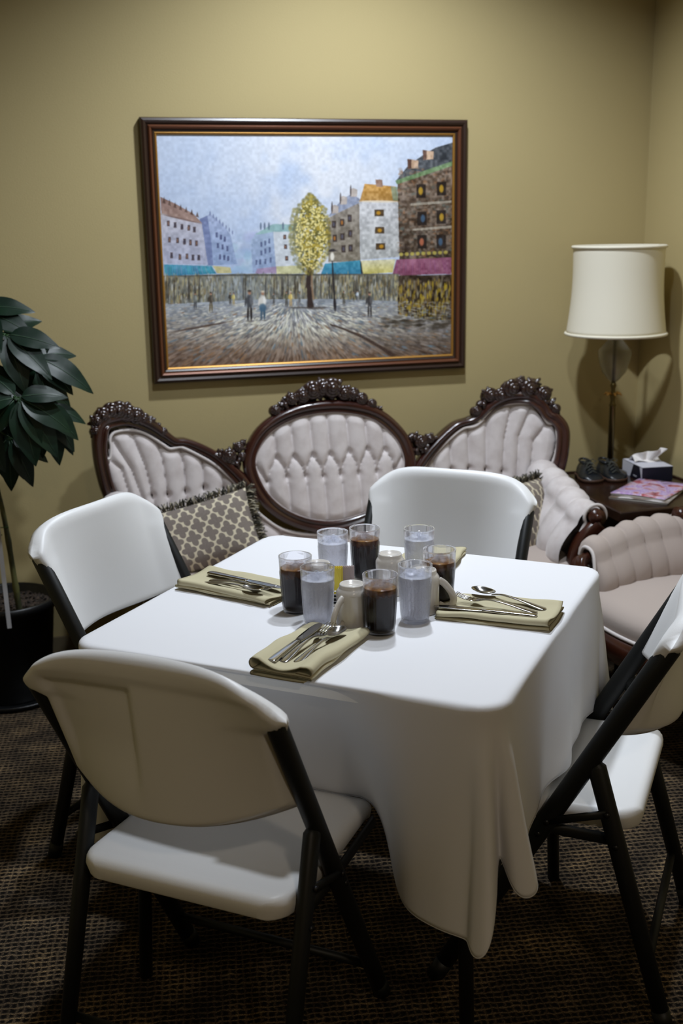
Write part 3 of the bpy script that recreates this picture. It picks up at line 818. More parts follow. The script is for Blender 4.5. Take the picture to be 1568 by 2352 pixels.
        for j in range(ny + 1):
            v = j / ny
            y = -.07 - .47 * v
            top = .655 - .065 * v ** .8 + .012 * math.sin(PI * min(1, v * 1.2))
            bulge = .0
            xin = .655 - .045 * v ** 1.3
            q = (v * 5.0) % 1.0; ch = math.sqrt(max(0, 1 - (2 * q - 1) ** 2 * .96)) if v < .99 else .5
            puff = .026 * ch
            sec = []
            K = 26
            for k in range(K + 1):
                s_ = k / K
                if s_ < .55:
                    a = s_ / .55
                    x = xin + .055 * a ** 2.0 - .018 * math.sin(PI * a) ; z = .40 + (top - .035 - .40) * a
                    nx, nz = -1 + .3 * a, .3 * a
                else:
                    a = (s_ - .55) / .45
                    th = PI - PI * 1.25 * a
                    cx_ = xin + .055 + .036; cz_ = top - .036
                    x = cx_ + .036 * math.cos(th); z = cz_ + .036 * math.sin(th)
                    nx, nz = math.cos(th), math.sin(th)
                fade = min(1, s_ / .1) * (1 if s_ < .85 else (1 - s_) / .15)
                e = 1.0 if v < .94 else math.sqrt(max(0.0, 1 - ((v - .94) / .06) ** 2))
                x += nx * (puff * fade) - nx * .012 * (1 - e); z += nz * (puff * fade) - nz * .012 * (1 - e)
                # inner pleats flow downwards and forwards
                sec.append((sx * x, y, z))
            G.append(sec)
        b = MB(); b.grid(G)
        # outer side and front cap
        out = [[p for p in (row[-1], (sx * .74, row[-1][1], .52), (sx * .70, row[-1][1], .36))] for row in G]
        b.grid(out)
        b.build('arm_upholstery', M_velvet, t)
        # front post with scroll
        yf = -.552
        cxs, czs = (.745), .585
        b = MB()
        path = [(sx * x, yf, z) for x, z in spline([(.735, .552), (.70, .52), (.672, .47), (.664, .42), (.672, .36), (.675, .30)], 30)]
        b.sweep(path, lambda i: [(a * (.024 + .010 * math.sin(i / 29 * PI)), d) for a, d in ((-1, -.02), (-1, .008), (-.6, .017), (0, .012), (.6, .017), (1, .008), (1, -.02))])
        sc = []
        b.tube([(sx * (.724 + .0), yf + .03, .575), (sx * .724, yf - .012, .575)], .027, 24)
        b.tube([(sx * .724, yf - .010, .575), (sx * .724, yf - .018, .575)], [.016, .010], 20)
        b.build('arm_post', M_wood2, t)
        b = MB()
        pp = [(sx * (.724 + .038 * math.cos(a)), yf + .012, .575 + .038 * math.sin(a)) for a in np.linspace(-.3, PI + .5, 24)]
        pp += [(sx * x, yf + .012, z) for x, z in ((.676, .53), (.648, .48), (.640, .42))]
        b.tube(pp, .006, 8); b.build('piping', M_piping, t)
    tag(t, 'carved mahogany sofa with pale tufted velvet and an oval medallion back', 'sofa')
sofa()

# ------------------------------------------------------------------ throw pillows
M_quatre = mat('grey_quatrefoil_weave', (128, 120, 110), 0.9, spec=0.1)
def _quatre():
    n, l, b = nodes(M_quatre)
    uv = n.new('ShaderNodeUVMap'); sx = n.new('ShaderNodeSeparateXYZ'); l.new(uv.outputs[0], sx.inputs[0])
    def M2(op, a, c=None, d=None):
        q = n.new('ShaderNodeMath'); q.operation = op
        for i, x in enumerate((a, c, d)):
            if x is None: continue
            if isinstance(x, (int, float)): q.inputs[i].default_value = x
            else: l.new(x, q.inputs[i])
        return q.outputs[0]
    U_, V_ = M2('MULTIPLY', sx.outputs[0], 6.1), M2('MULTIPLY', sx.outputs[1], 3.3)
    def cell(off):
        px = M2('ABSOLUTE', M2('SUBTRACT', M2('FRACT', M2('ADD', U_, off)), .5)); py = M2('ABSOLUTE', M2('SUBTRACT', M2('FRACT', M2('ADD', V_, off)), .5))
        def lobe(cx_, cy_, rx, ry):
            qx = M2('DIVIDE', M2('SUBTRACT', px, cx_), rx); qy = M2('DIVIDE', M2('SUBTRACT', py, cy_), ry)
            return M2('ADD', M2('MULTIPLY', qx, qx), M2('MULTIPLY', qy, qy))
        return M2('MINIMUM', M2('MINIMUM', lobe(.245, 0, .185, .135), lobe(0, .20, .185, .185)), lobe(0, 0, .27, .19))
    k = M2('GREATER_THAN', M2('MINIMUM', cell(0.0), cell(.5)), 1.0)
    nz = n.new('ShaderNodeTexNoise'); nz.inputs['Scale'].default_value = 90; nz.inputs['Detail'].default_value = 4
    m1 = n.new('ShaderNodeMix'); m1.data_type = 'RGBA'; m1.inputs[6].default_value = lin((104, 96, 90)); m1.inputs[7].default_value = lin((142, 132, 124)); l.new(nz.outputs[0], m1.inputs[0])
    m2 = n.new('ShaderNodeMix'); m2.data_type = 'RGBA'; m2.inputs[7].default_value = lin((206, 196, 172)); l.new(k, m2.inputs[0]); l.new(m1.outputs[2], m2.inputs[6])
    l.new(m2.outputs[2], b.inputs['Base Color'])
_quatre()
M_fr1 = mat('fringe_olive_black', (44, 42, 34), 0.9); M_fr2 = mat('fringe_cream', (176, 168, 146), 0.9); M_fr3 = mat('fringe_grey', (96, 92, 80), 0.9)

def pillow(loc, rot, w, h, label, seed):
    t = thing('throw_pillow', loc); t.rotation_euler = rot
    NU, NV = 40, 30
    def pt(u, v, s):
        k = (1 - u ** 4) * (1 - v ** 4)
        y = s * .058 * max(0, k) ** .55
        px = w / 2 * u * (1 - .04 * (1 - v * v) * 0) * (1 - .05 * (1 - abs(u)) * 0)
        # corners pull out a little
        pull = 1 - .05 * (1 - (u * v) ** 2)
        return (w / 2 * u * (1 - .045 * (1 - v * v) * abs(u)), y, h / 2 * v * (1 - .07 * (1 - u * u) * abs(v)))
    b = MB()
    us = np.linspace(-1, 1, NU); vs = np.linspace(-1, 1, NV)
    b.grid([[pt(u, v, -1) for u in us] for v in vs]); b.grid([[pt(u, v, 1) for u in us][::-1] for v in vs])
    o = obj('cushion_cover', b.v, b.f, M_quatre, t)
    uvl = o.data.uv_layers.new(name='UVMap')
    for lp in o.data.loops:
        p = o.data.vertices[lp.vertex_index].co
        uvl.data[lp.index].uv = (p.x / w + .5 + p.z * .12 / w, p.z / h + .5)
    rn = random.Random(seed); b = MB()
    per = []
    N = 300
    for i in range(N):
        q = i / N * 4; k = int(q); f = q - k
        u, v = ((-1 + 2 * f, -1), (1, -1 + 2 * f), (1 - 2 * f, 1), (-1, 1 - 2 * f))[k]
        per.append((u, v, k))
    for u, v, k in per:
        p = Vector(pt(u, v, 0)); dirv = Vector(((0, 0, -1), (1, 0, 0), (0, 0, 1), (-1, 0, 0))[k])
        tan = Vector(((1, 0, 0), (0, 0, 1), (-1, 0, 0), (0, 0, -1))[k])
        for c in range(3):
            d = (dirv + tan * rn.uniform(-.7, .7) + Vector((0, rn.uniform(-.8, .8), 0))).normalized()
            L = rn.uniform(.020, .036)
            q1 = p + d * L * .55 + Vector((0, rn.uniform(-.004, .004), 0)); q2 = p + d * L + tan * rn.uniform(-.006, .006) + Vector((0, 0, -.004))
            b.tube([p, q1, q2], [.0013, .0019, .0014], 5, mi=rn.choice((0, 0, 1, 2, 2)))
    b.build('fringe', None, t, mats=[M_fr1, M_fr2, M_fr3])
    tag(t, label, 'pillow', 'throw pillows on the sofa')
pillow((.505, 3.47, .545), (-.45, -.24, -.12), .34, .225, 'grey quatrefoil lumbar pillow with looped fringe at the left end of the sofa', 3)
pillow((1.555, 3.41, .515), (-.22, .04, .42), .28, .27, 'fringed pillow at the right end of the sofa, mostly hidden behind the far folding chair', 5)

# ------------------------------------------------------------------ framed painting
def paint_canvas(Wd=1040, Hd=780):
    rs = np.random.RandomState(4)
    # unit square from a sketch drawn on a skewed sheet
    src = [(92, 85), (1482, 102), (1470, 1130), (155, 1182)]; dst = [(0, 0), (1, 0), (1, 1), (0, 1)]
    A = []
    B_ = []
    for (x, y), (u, v) in zip(src, dst):
        A.append([x, y, 1, 0, 0, 0, -u * x, -u * y]); B_.append(u)
        A.append([0, 0, 0, x, y, 1, -v * x, -v * y]); B_.append(v)
    h = np.linalg.solve(np.array(A, float), np.array(B_, float))
    def U(p):
        x, y = p; w = h[6] * x + h[7] * y + 1
        return ((h[0] * x + h[1] * y + h[2]) / w * Wd, (h[3] * x + h[4] * y + h[5]) / w * Hd)
    I = np.zeros((Hd, Wd, 3)); yy, xx = np.mgrid[0:Hd, 0:Wd].astype(float)
    def smooth(n, s):
        g = rs.rand(n, int(n * 1.33) + 1); 
        ys = np.linspace(0, g.shape[0] - 1.001, Hd); xs = np.linspace(0, g.shape[1] - 1.001, Wd)
        y0 = ys.astype(int); x0 = xs.astype(int); fy = (ys - y0)[:, None]; fx = (xs - x0)[None, :]
        fy = fy * fy * (3 - 2 * fy); fx = fx * fx * (3 - 2 * fx)
        return (g[y0][:, x0] * (1 - fy) * (1 - fx) + g[y0 + 1][:, x0] * fy * (1 - fx) + g[y0][:, x0 + 1] * (1 - fy) * fx + g[y0 + 1][:, x0 + 1] * fy * fx) * s
    n1 = smooth(6, 1); n2 = smooth(22, 1); n3 = smooth(90, 1); n4 = rs.rand(Hd, Wd)
    def C(*c): return np.array(c, float)
    t = np.clip(yy / (Hd * .62), 0, 1)[..., None]
    sky = C(196, 210, 234) * (1 - t) + C(186, 202, 230) * t
    cl = np.clip((n1 * .6 + n2 * .4 - .22) * 2.2, 0, 1)[..., None]
    gx = np.exp(-((xx / Wd - .52) / .33) ** 2)[..., None]
    sky = sky * (1 - cl * gx * .8) + C(232, 233, 238) * cl * gx * .8
    I[:] = sky + (n3[..., None] - .5) * 10
    def poly(pts, col, a=1.0, tex=14, grad=None, raw=False):
        P = [p if raw else U(p) for p in pts]
        xs = [p[0] for p in P]; ys = [p[1] for p in P]
        x0, x1 = max(0, int(min(xs)) - 1), min(Wd, int(max(xs)) + 2); y0, y1 = max(0, int(min(ys)) - 1), min(Hd, int(max(ys)) + 2)
        if x1 <= x0 or y1 <= y0: return
        X = xx[y0:y1, x0:x1]; Y = yy[y0:y1, x0:x1]; ins = np.zeros(X.shape, bool)
        for i in range(len(P)):
            ax, ay = P[i]; bx, by = P[(i + 1) % len(P)]
            if ay == by: continue
            c = (ay > Y) != (by > Y); ins ^= c & (X < (bx - ax) * (Y - ay) / (by - ay) + ax)
        c = np.array(col, float)
        if grad is not None:
            tt = ((Y - y0) / max(1, y1 - y0))[..., None]; c = c * (1 - tt) + np.array(grad, float) * tt
        tx = ((n3[y0:y1, x0:x1] - .5) * tex * 1.6 + (n4[y0:y1, x0:x1] - .5) * tex * .7 + (n2[y0:y1, x0:x1] - .5) * tex)[..., None]
        m_ = (ins * a)[..., None]
        I[y0:y1, x0:x1] = I[y0:y1, x0:x1] * (1 - m_) + (c + tx) * m_
    def dab(x, y, rx, ry, col, a=.9, ang=0.0, raw=False):
        if not raw: x, y = U((x, y)); rx *= .74; ry *= .74
        R = max(rx, ry) * 1.3 + 2
        x0, x1 = max(0, int(x - R)), min(Wd, int(x + R) + 1); y0, y1 = max(0, int(y - R)), min(Hd, int(y + R) + 1)
        if x1 <= x0 or y1 <= y0: return
        X = xx[y0:y1, x0:x1] - x; Y = yy[y0:y1, x0:x1] - y
        ca, sa = math.cos(ang), math.sin(ang)
        d = ((X * ca + Y * sa) / rx) ** 2 + ((-X * sa + Y * ca) / ry) ** 2
        m_ = (np.clip(1.6 - 1.2 * d, 0, 1) * a)[..., None]
        I[y0:y1, x0:x1] = I[y0:y1, x0:x1] * (1 - m_) + np.array(col, float) * m_
    def line(p, q, w, col, a=.9):
        p = U(p); q = U(q); dx, dy = q[0] - p[0], q[1] - p[1]; L = math.hypot(dx, dy)
        dab((p[0] + q[0]) / 2, (p[1] + q[1]) / 2, L / 2 + .5, w * .74, col, a, math.atan2(dy, dx), raw=True)
    R = rs.uniform
    def windows(L, w, hh, col, inner=None):
        for (x, y) in L:
            poly([(x - w / 2, y - hh / 2), (x + w / 2, y - hh / 2), (x + w / 2, y + hh / 2), (x - w / 2, y + hh / 2)], col, .92, 8)
            if inner: dab(x + R(-1, 1) * w * .1, y, w * .26, hh * .3, inner[rs.randint(len(inner))], .85)
    # distance haze
    for k in range(40): dab(R(420, 600), R(560, 760), R(20, 50), R(14, 34), (160 + R(-12, 20), 182 + R(-10, 14), 218 + R(-8, 8)), .35)
    # left buildings
    poly([(300, 490), (345, 462), (392, 500), (440, 560), (472, 700), (352, 705)], (170, 182, 214), 1, 16, (150, 170, 206))
    poly([(296, 486), (332, 470), (352, 600), (360, 706), (332, 706)], (118, 130, 172), .85, 14)
    for k in range(8): line((345 + k * 15, 470 + k * 13), (345 + k * 15, 450 + k * 13), 3, (110, 120, 160), .8)
    windows([(376, 562), (396, 572), (414, 582), (382, 612), (404, 618), (426, 626), (392, 665), (412, 668), (430, 672)], 10, 24, (84, 92, 130))
    poly([(112, 380), (180, 412), (268, 462), (308, 506), (118, 460)], (140, 112, 104), 1, 18, (176, 150, 140))
    for k in range(7): poly([(122 + k * 26, 408 + k * 11), (130 + k * 26, 380 + k * 12), (137 + k * 26, 414 + k * 11)], (96, 74, 66), .9)
    poly([(116, 458), (306, 506), (336, 702), (130, 694)], (196, 194, 204), 1, 18, (176, 180, 204))
    line((116, 462), (306, 508), 4, (120, 92, 84), .8)
    windows([(150, 505), (182, 514), (214, 522), (246, 528), (272, 536), (156, 582), (194, 586), (226, 592), (254, 596), (282, 600), (166, 656), (205, 664), (238, 661), (266, 667), (293, 667)], 13, 27, (86, 74, 78), [(150, 110, 90), (60, 60, 80)])
    # middle building
    poly([(536, 592), (560, 552), (640, 545), (655, 740), (545, 740)], (164, 182, 208), 1, 14, (150, 168, 204))
    poly([(640, 546), (735, 548), (735, 740), (655, 742)], (206, 212, 220), 1, 14)
    poly([(556, 560), (620, 522), (640, 512), (735, 515), (738, 550), (640, 549), (580, 560)], (150, 184, 186), 1, 14)
    for x in (582, 600, 620, 686): line((x, 540), (x, 505), 5, (92, 108, 130), .8)
    windows([(585, 608), (603, 602), (622, 592), (585, 648), (603, 640), (624, 634), (562, 692), (580, 690), (604, 688), (628, 682)], 9, 24, (92, 104, 140))
    windows([(694, 574), (698, 620), (703, 674)], 14, 22, (70, 60, 64), [(170, 120, 90)])
    # right-centre building
    poly([(892, 488), (1042, 412), (1048, 690), (898, 694)], (150, 142, 134), 1, 26, (126, 118, 104))
    poly([(898, 476), (960, 400), (1010, 372), (1050, 402), (1042, 416), (905, 480)], (150, 158, 180), 1, 18)
    for x, y in ((920, 430), (960, 388), (1008, 352)): poly([(x - 7, y), (x + 7, y - 6), (x + 26, y + 2), (x + 24, y + 34), (x - 7, y + 36)], (186, 176, 170), 1, 16); line((x - 6, y + 34), (x - 5, y - 20), 4, (70, 58, 56), .9)
    poly([(1042, 410), (1226, 412), (1228, 672), (1050, 684)], (204, 204, 208), 1, 26, (178, 180, 180))
    poly([(1046, 402), (1068, 326), (1212, 340), (1226, 404), (1226, 412), (1042, 410)], (196, 146, 74), 1, 26, (170, 130, 72))
    poly([(1190, 340), (1222, 342), (1228, 408), (1200, 406)], (132, 150, 130), .8, 14)
    poly([(1118, 306), (1150, 308), (1154, 342), (1122, 340)], (150, 120, 104), 1, 16)
    line((1040, 408), (1228, 412), 5, (226, 214, 196), .9)
    windows([(1136, 464), (1138, 546), (1142, 622)], 44, 31, (70, 52, 32), [(206, 150, 40), (226, 190, 60)])
    windows([(924, 516), (962, 508), (998, 488), (928, 582), (964, 574), (1000, 560), (968, 632), (1002, 628)], 20, 34, (66, 54, 50), [(190, 120, 50), (90, 90, 110)])
    # right building
    poly([(1212, 316), (1272, 242), (1345, 190), (1400, 158), (1482, 134), (1482, 232), (1226, 330)], (78, 82, 88), 1, 26)
    for x, y in ((1268, 210), (1340, 168)): poly([(x, y), (x + 52, y + 8), (x + 50, y + 44), (x + 4, y + 48)], (196, 166, 140), 1, 22); poly([(x, y), (x + 20, y + 3), (x + 18, y + 46), (x + 2, y + 48)], (92, 66, 58), .9, 16)
    poly([(1222, 318), (1482, 226), (1474, 745), (1232, 765)], (112, 94, 80), 1, 44, (74, 62, 52))
    for k in range(420): dab(R(1228, 1474), R(250, 750), R(4, 13), R(3, 9), [(150, 128, 108), (60, 48, 44), (128, 120, 110), (92, 104, 100), (150, 104, 70)][rs.randint(5)], R(.25, .6))
    poly([(1212, 312), (1480, 222), (1480, 244), (1218, 330)], (112, 142, 100), .9, 26)
    poly([(1284, 420), (1474, 408), (1474, 418), (1284, 432)], (172, 164, 150), .85, 16); poly([(1292, 540), (1474, 526), (1474, 538), (1292, 549)], (172, 164, 150), .85, 16)
    windows([(1332, 362), (1428, 352), (1336, 492), (1426, 486), (1336, 602), (1426, 602)], 44, 64, (38, 30, 28), [(190, 110, 80), (70, 100, 130), (200, 160, 50), (60, 90, 110)])
    for k in range(9): dab(1238 + k * 26, 660 - k, 11, 9, (200, 186, 90), .8); 
    # awnings
    poly([(130, 698), (352, 708), (376, 744), (134, 752)], (84, 160, 190), 1, 18, (60, 130, 164))
    for k in range(22): line((140 + k * 10, 702), (138 + k * 11, 750), 2.5, (R(60, 150), R(140, 190), R(160, 210)), .5)
    poly([(358, 706), (440, 714), (447, 742), (378, 742)], (206, 198, 150), 1, 14)
    poly([(566, 722), (655, 712), (656, 744), (556, 744)], (168, 148, 180), 1, 14); poly([(655, 712), (766, 708), (776, 746), (656, 748)], (206, 204, 160), 1, 14)
    poly([(882, 700), (1046, 686), (1052, 750), (862, 752)], (74, 152, 180), 1, 18, (56, 126, 160))
    poly([(1046, 690), (1050, 690), (1062, 750), (1050, 750)], (40, 50, 60), 1)
    poly([(1050, 688), (1212, 682), (1198, 744), (1060, 752)], (222, 218, 190), 1, 18, (206, 196, 110))
    poly([(1216, 684), (1472, 676), (1472, 754), (1196, 758)], (152, 96, 122), 1, 20, (130, 74, 100))
    for k in range(24): line((1222 + k * 10, 684), (1214 + k * 11, 752), 2, (R(130, 180), R(80, 110), R(110, 150)), .5)
    # shop fronts
    poly([(130, 752), (440, 745), (560, 745), (860, 750), (1228, 752), (1224, 880), (130, 886)], (124, 122, 108), 1, 30, (120, 124, 122))
    pal = [(84, 76, 62), (160, 152, 128), (186, 176, 130), (70, 72, 66), (130, 130, 120), (150, 130, 84), (196, 196, 190)]
    for k in range(1500):
        x = R(130, 1225); c = pal[rs.randint(len(pal))]
        hz = math.exp(-((x - 500) / 140) ** 2)
        c = tuple(v * (1 - .6 * hz) + w * .6 * hz for v, w in zip(c, (156, 172, 190)))
        y = R(755, 880); L = R(12, 44); line((x, y - L / 2), (x + R(-2, 2), min(886, y + L / 2)), R(2, 5), c, R(.4, .85))
    for k in range(26): x = R(135, 1220); line((x, 758), (x, 880), 4, (52, 46, 42), .55)
    line((130, 752), (1225, 752), 4, (60, 60, 60), .6)
    poly([(1228, 760), (1472, 756), (1470, 985), (1216, 940)], (62, 50, 38), 1, 40)
    for k in range(420):
        y = R(770, 950); L = R(14, 46); x = R(1226, 1466); line((x, y), (x, y + L), R(2, 6), [(44, 36, 32), (170, 146, 60), (120, 98, 60), (150, 144, 124), (186, 160, 40)][rs.randint(5)], R(.4, .85))
    # square
    poly([(130, 886), (560, 866), (900, 866), (1222, 880), (1222, 945), (1475, 985), (1475, 1200), (140, 1200)], (160, 168, 178), 1, 24, (104, 90, 82))
    for k in range(5200):
        v = R(0, 1) ** .85; y = 880 + v * 310; x = R(130, 1475)
        dx = x - 745; dy = (y - 850)
        d = math.hypot(dx / 470, (y - 960) / 100)
        sun = min(1, 1.15 * math.exp(-d ** 1.7))
        base = np.array((122, 98, 82)) * min(1, v * 1.25) + np.array((178, 180, 180)) * (1 - min(1, v * 1.25))
        if x > 1130: base = base * .78
        c = base * (1 - sun) + np.array((250, 248, 228)) * sun + R(-44, 44)
        if rs.rand() < .05: c = np.array((110, 134, 150)) * 1.0
        if rs.rand() < .05: c = np.array((160, 120, 84)) * 1.0
        ang = math.atan2(dy * .8, dx); L = R(8, 26) * (.6 + v)
        c = np.clip(c, 30, 255); px, py = U((x, y)); dab(px, py, L * .6, R(1.4, 3.8) * (.5 + v), c, R(.35, .8), ang, raw=True)
    line((165, 1016), (440, 968), 5, (84, 66, 58), .8)
    for k in range(30): u = k / 29; line((905 + u * 290, 985 + u * u * 60 + u * 85), (920 + u * 290, 992 + u * u * 62 + u * 88), 5 + 6 * u, (62, 46, 40), .7)
    for k in range(60): dab(R(1150, 1460), R(950, 1010), R(10, 30), R(4, 10), (58, 50, 40), .4)
    # tree
    for k in range(34): u = k / 33; dab(812 - 10 * math.sin(u * 2) + u * 12 * (u > .5), 722 + u * 180, 13 + 9 * max(0, u - .8) * 3, 8, (56, 44, 42), .9)
    for k in range(22): u = k / 21; dab(824 - 6 * math.sin(u * 3) + u * 6, 715 + u * 150, 5, 8, (150, 122, 96), .7)
    dab(840, 908, 60, 7, (60, 52, 48), .6); dab(760, 906, 50, 5, (60, 52, 48), .5)
    for k in range(1500):
        a = R(0, 2 * PI); q = math.sqrt(R(0, 1)); x = 812 + math.cos(a) * q * 98; y = 560 + math.sin(a) * q * 192
        if y < 440: x = 812 + (x - 812) * (.35 + .65 * (y - 365) / 80)
        e = q > .82
        c = [(132, 122, 56), (172, 150, 60), (104, 98, 46), (196, 174, 74), (88, 88, 52)][rs.randint(5)]
        if x < 770: c = tuple(v * .6 + w * .4 for v, w in zip(c, (150, 158, 150)))
        dab(x, y, R(4, 9), R(4, 9), c, .35 if e else .75)
    for k in range(300):
        a = R(0, 2 * PI); q = math.sqrt(R(0, 1)) * .9; x = 818 + math.cos(a) * q * 82; y = 570 + math.sin(a) * q * 175
        dab(x, y, R(3, 6), R(3, 6), (236, 222, 150), .85)
    # lamp post
    line((915, 668), (929, 920), 5, (40, 36, 40), .95); line((926, 860), (930, 925), 8, (36, 32, 36), .9); line((895, 642), (940, 640), 4, (48, 44, 48), .8)
    dab(916, 668, 10, 20, (240, 236, 226), .95); line((902, 638), (930, 636), 6, (50, 46, 50), .9)
    # people
    for (x, yf, hh, top, bot) in ((530, 966, 150, (70, 72, 78), (44, 38, 38)), (592, 962, 142, (226, 222, 214), (70, 96, 116)), (1090, 952, 122, (60, 58, 60), (52, 46, 46)), (350, 922, 96, (72, 64, 54), (110, 96, 62)), (277, 908, 80, (120, 124, 120), (70, 70, 74)),
                                   (440, 890, 60, (60, 56, 50), (70, 66, 60)), (456, 892, 62, (200, 184, 110), (170, 150, 100)), (643, 890, 56, (84, 84, 80), (66, 62, 60)), (702, 900, 74, (90, 90, 70), (70, 64, 56)), (722, 902, 76, (206, 178, 100), (190, 160, 110)),
                                   (763, 886, 56, (110, 112, 108), (80, 78, 76)), (970, 896, 70, (84, 78, 60), (70, 64, 52)), (1016, 880, 50, (120, 110, 80), (90, 84, 70)), (1034, 876, 50, (190, 204, 222), (120, 120, 120))):
        s_ = hh / 150
        line((x - 6 * s_, yf - 70 * s_), (x - 7 * s_, yf), 6 * s_, bot, .95); line((x + 7 * s_, yf - 70 * s_), (x + 9 * s_, yf), 6 * s_, bot, .95)
        dab(x, yf - 92 * s_, 17 * s_, 32 * s_, top, .95); dab(x + 8 * s_, yf - 96 * s_, 8 * s_, 22 * s_, tuple(min(255, v + 60) for v in top), .6)
        line((x - 16 * s_, yf - 110 * s_), (x - 20 * s_, yf - 70 * s_), 5 * s_, top, .9)
        dab(x, yf - 132 * s_, 8 * s_, 10 * s_, (176, 132, 108), .95); dab(x, yf - 140 * s_, 9 * s_, 6 * s_, (214, 200, 180) if hh in (142, 76) else (70, 60, 54), .9)
        dab(x + 4, yf + 2, 20 * s_, 3.5 * s_, (70, 62, 58), .45)
    dab(592, 905, 18, 20, (74, 106, 132), .9)
    # canvas strokes
    I += ((n4 - .5) * 7)[..., None] + ((n3 - .5) * 8)[..., None]
    return np.clip(I, 0, 255) / 255

def painting():
    x0, x1, z0, z1 = .4229, 1.5577, .9779, 1.843
    cx_, cz_ = (x0 + x1) / 2, (z0 + z1) / 2; w, h = x1 - x0, z1 - z0
    t = thing('framed_painting', (cx_, WY - .002, z0))
    cz = cz_ - z0
    bd = .052
    # canvas
    cw, chh = w / 2 - bd, h / 2 - bd
    o = obj('canvas', [(-cw, -.013, cz - chh), (cw, -.013, cz - chh), (cw, -.013, cz + chh), (-cw, -.013, cz + chh)], [(0, 1, 2, 3)], None, t, smooth=False)
    uvl = o.data.uv_layers.new(name='UVMap')
    for lp, uv in zip(o.data.loops, ((0, 0), (1, 0), (1, 1), (0, 1))): uvl.data[lp.index].uv = uv
    A = paint_canvas(); Hd, Wd = A.shape[:2]
    img = bpy.data.images.new('street_scene_brushwork', Wd, Hd)
    buf = np.ones((Hd, Wd, 4), np.float32); buf[..., :3] = A[::-1]
    img.pixels.foreach_set(buf.ravel()); img.update(); img.pack()
    M = mat('oil_paint', (200, 200, 200), 0.45, spec=0.35); n, l, b = nodes(M)
    ti = n.new('ShaderNodeTexImage'); ti.image = img; uv = n.new('ShaderNodeUVMap'); l.new(uv.outputs[0], ti.inputs[0]); l.new(ti.outputs[0], b.inputs['Base Color'])
    bp = n.new('ShaderNodeBump'); bp.inputs['Strength'].default_value = .35; bp.inputs['Distance'].default_value = .002
    l.new(ti.outputs[0], bp.inputs['Height']); l.new(bp.outputs[0], b.inputs['Normal'])
    o.data.materials.clear(); o.data.materials.append(M)
    def ring(name, M, prof):
        """prof: (inset from the outer edge, protrusion)"""
        b = MB(); R = []
        for ins, d in prof:
            R.append([(sx_ * (w / 2 - ins), -d, cz + sz_ * (h / 2 - ins)) for sx_, sz_ in ((-1, -1), (1, -1), (1, 1), (-1, 1))])
        b.grid(R, wrap=True); return b.build(name, M, t, smooth=False)
    ring('outer_frame', M_frame, [(.0, 0), (.0, .022), (.003, .027), (.010, .030), (.017, .027), (.020, .022), (.024, .021)])
    ring('copper_moulding', M_frame2, [(.022, .018), (.024, .026), (.029, .031), (.034, .028), (.037, .022)])
    ring('inner_frame', M_frame, [(.036, .021), (.040, .023), (.046, .019)])
    ring('gold_fillet', M_gold, [(.045, .019), (.048, .021), (.052, .018), (.0535, .012)])
    ring('backing', M_frame, [(.054, .009), (.30, .009)])
    tag(t, 'large framed oil painting of a Parisian square with a yellow tree, hanging above the sofa', 'painting')
painting()

# ------------------------------------------------------------------ end table, lamp, shoes, tissues, magazines
EZ = .58
def end_table():
    x0, x1, y0, y1 = 1.805, 2.268, 3.165, 3.785
    t = thing('end_table', ((x0 + x1) / 2, (y0 + y1) / 2, 0)); w, d = x1 - x0, y1 - y0
    b = MB(); b.box((0, 0, EZ - .009), (w - .03, d - .03, .018)); b.build('tabletop', M_table, t, smooth=False)
    b = MB(); R = []
    for ins, z in ((.018, EZ - .004), (.014, EZ + .006), (.004, EZ + .006), (0, EZ + .002), (0, EZ - .028), (.006, EZ - .034), (.016, EZ - .036), (.02, EZ - .02)):
        R.append([(sx * (w / 2 - ins), sy * (d / 2 - ins), z) for sx, sy in ((-1, -1), (1, -1), (1, 1), (-1, 1))])
    b.grid(R + [R[0]], wrap=True); bevel(b.build('tray_rim', M_table, t, smooth=False), .0015, 2)
    for s, (ww, dd) in (('apron', (w - .06, .018)),):
        for sy in (-1, 1):
            b = MB(); b.box((0, sy * (d / 2 - .04), EZ - .065), (ww, dd, .062)); b.build('apron', M_table, t, smooth=False)
        for sx in (-1, 1):
            b = MB(); b.box((sx * (w / 2 - .04), 0, EZ - .065), (dd, d - .08, .062)); b.build('apron', M_table, t, smooth=False)
    for sx in (-1, 1):
        for sy in (-1, 1):
            b = MB(); X, Y = sx * (w / 2 - .04), sy * (d / 2 - .04)
            b.tube([(X, Y, z) for z in (EZ - .03, .50, .47, .44, .36, .20, .17, .10, .0)], [.022, .022, .016, .021, .019, .015, .021, .016, .012], 16); b.build('leg', M_table, t)
    b = MB(); b.box((0, 0, .17), (w - .09, d - .09, .018)); b.build('shelf', M_table, t, smooth=False)
    tag(t, 'dark wooden end table with a raised rim in the corner beside the sofa', 'end table')
end_table()

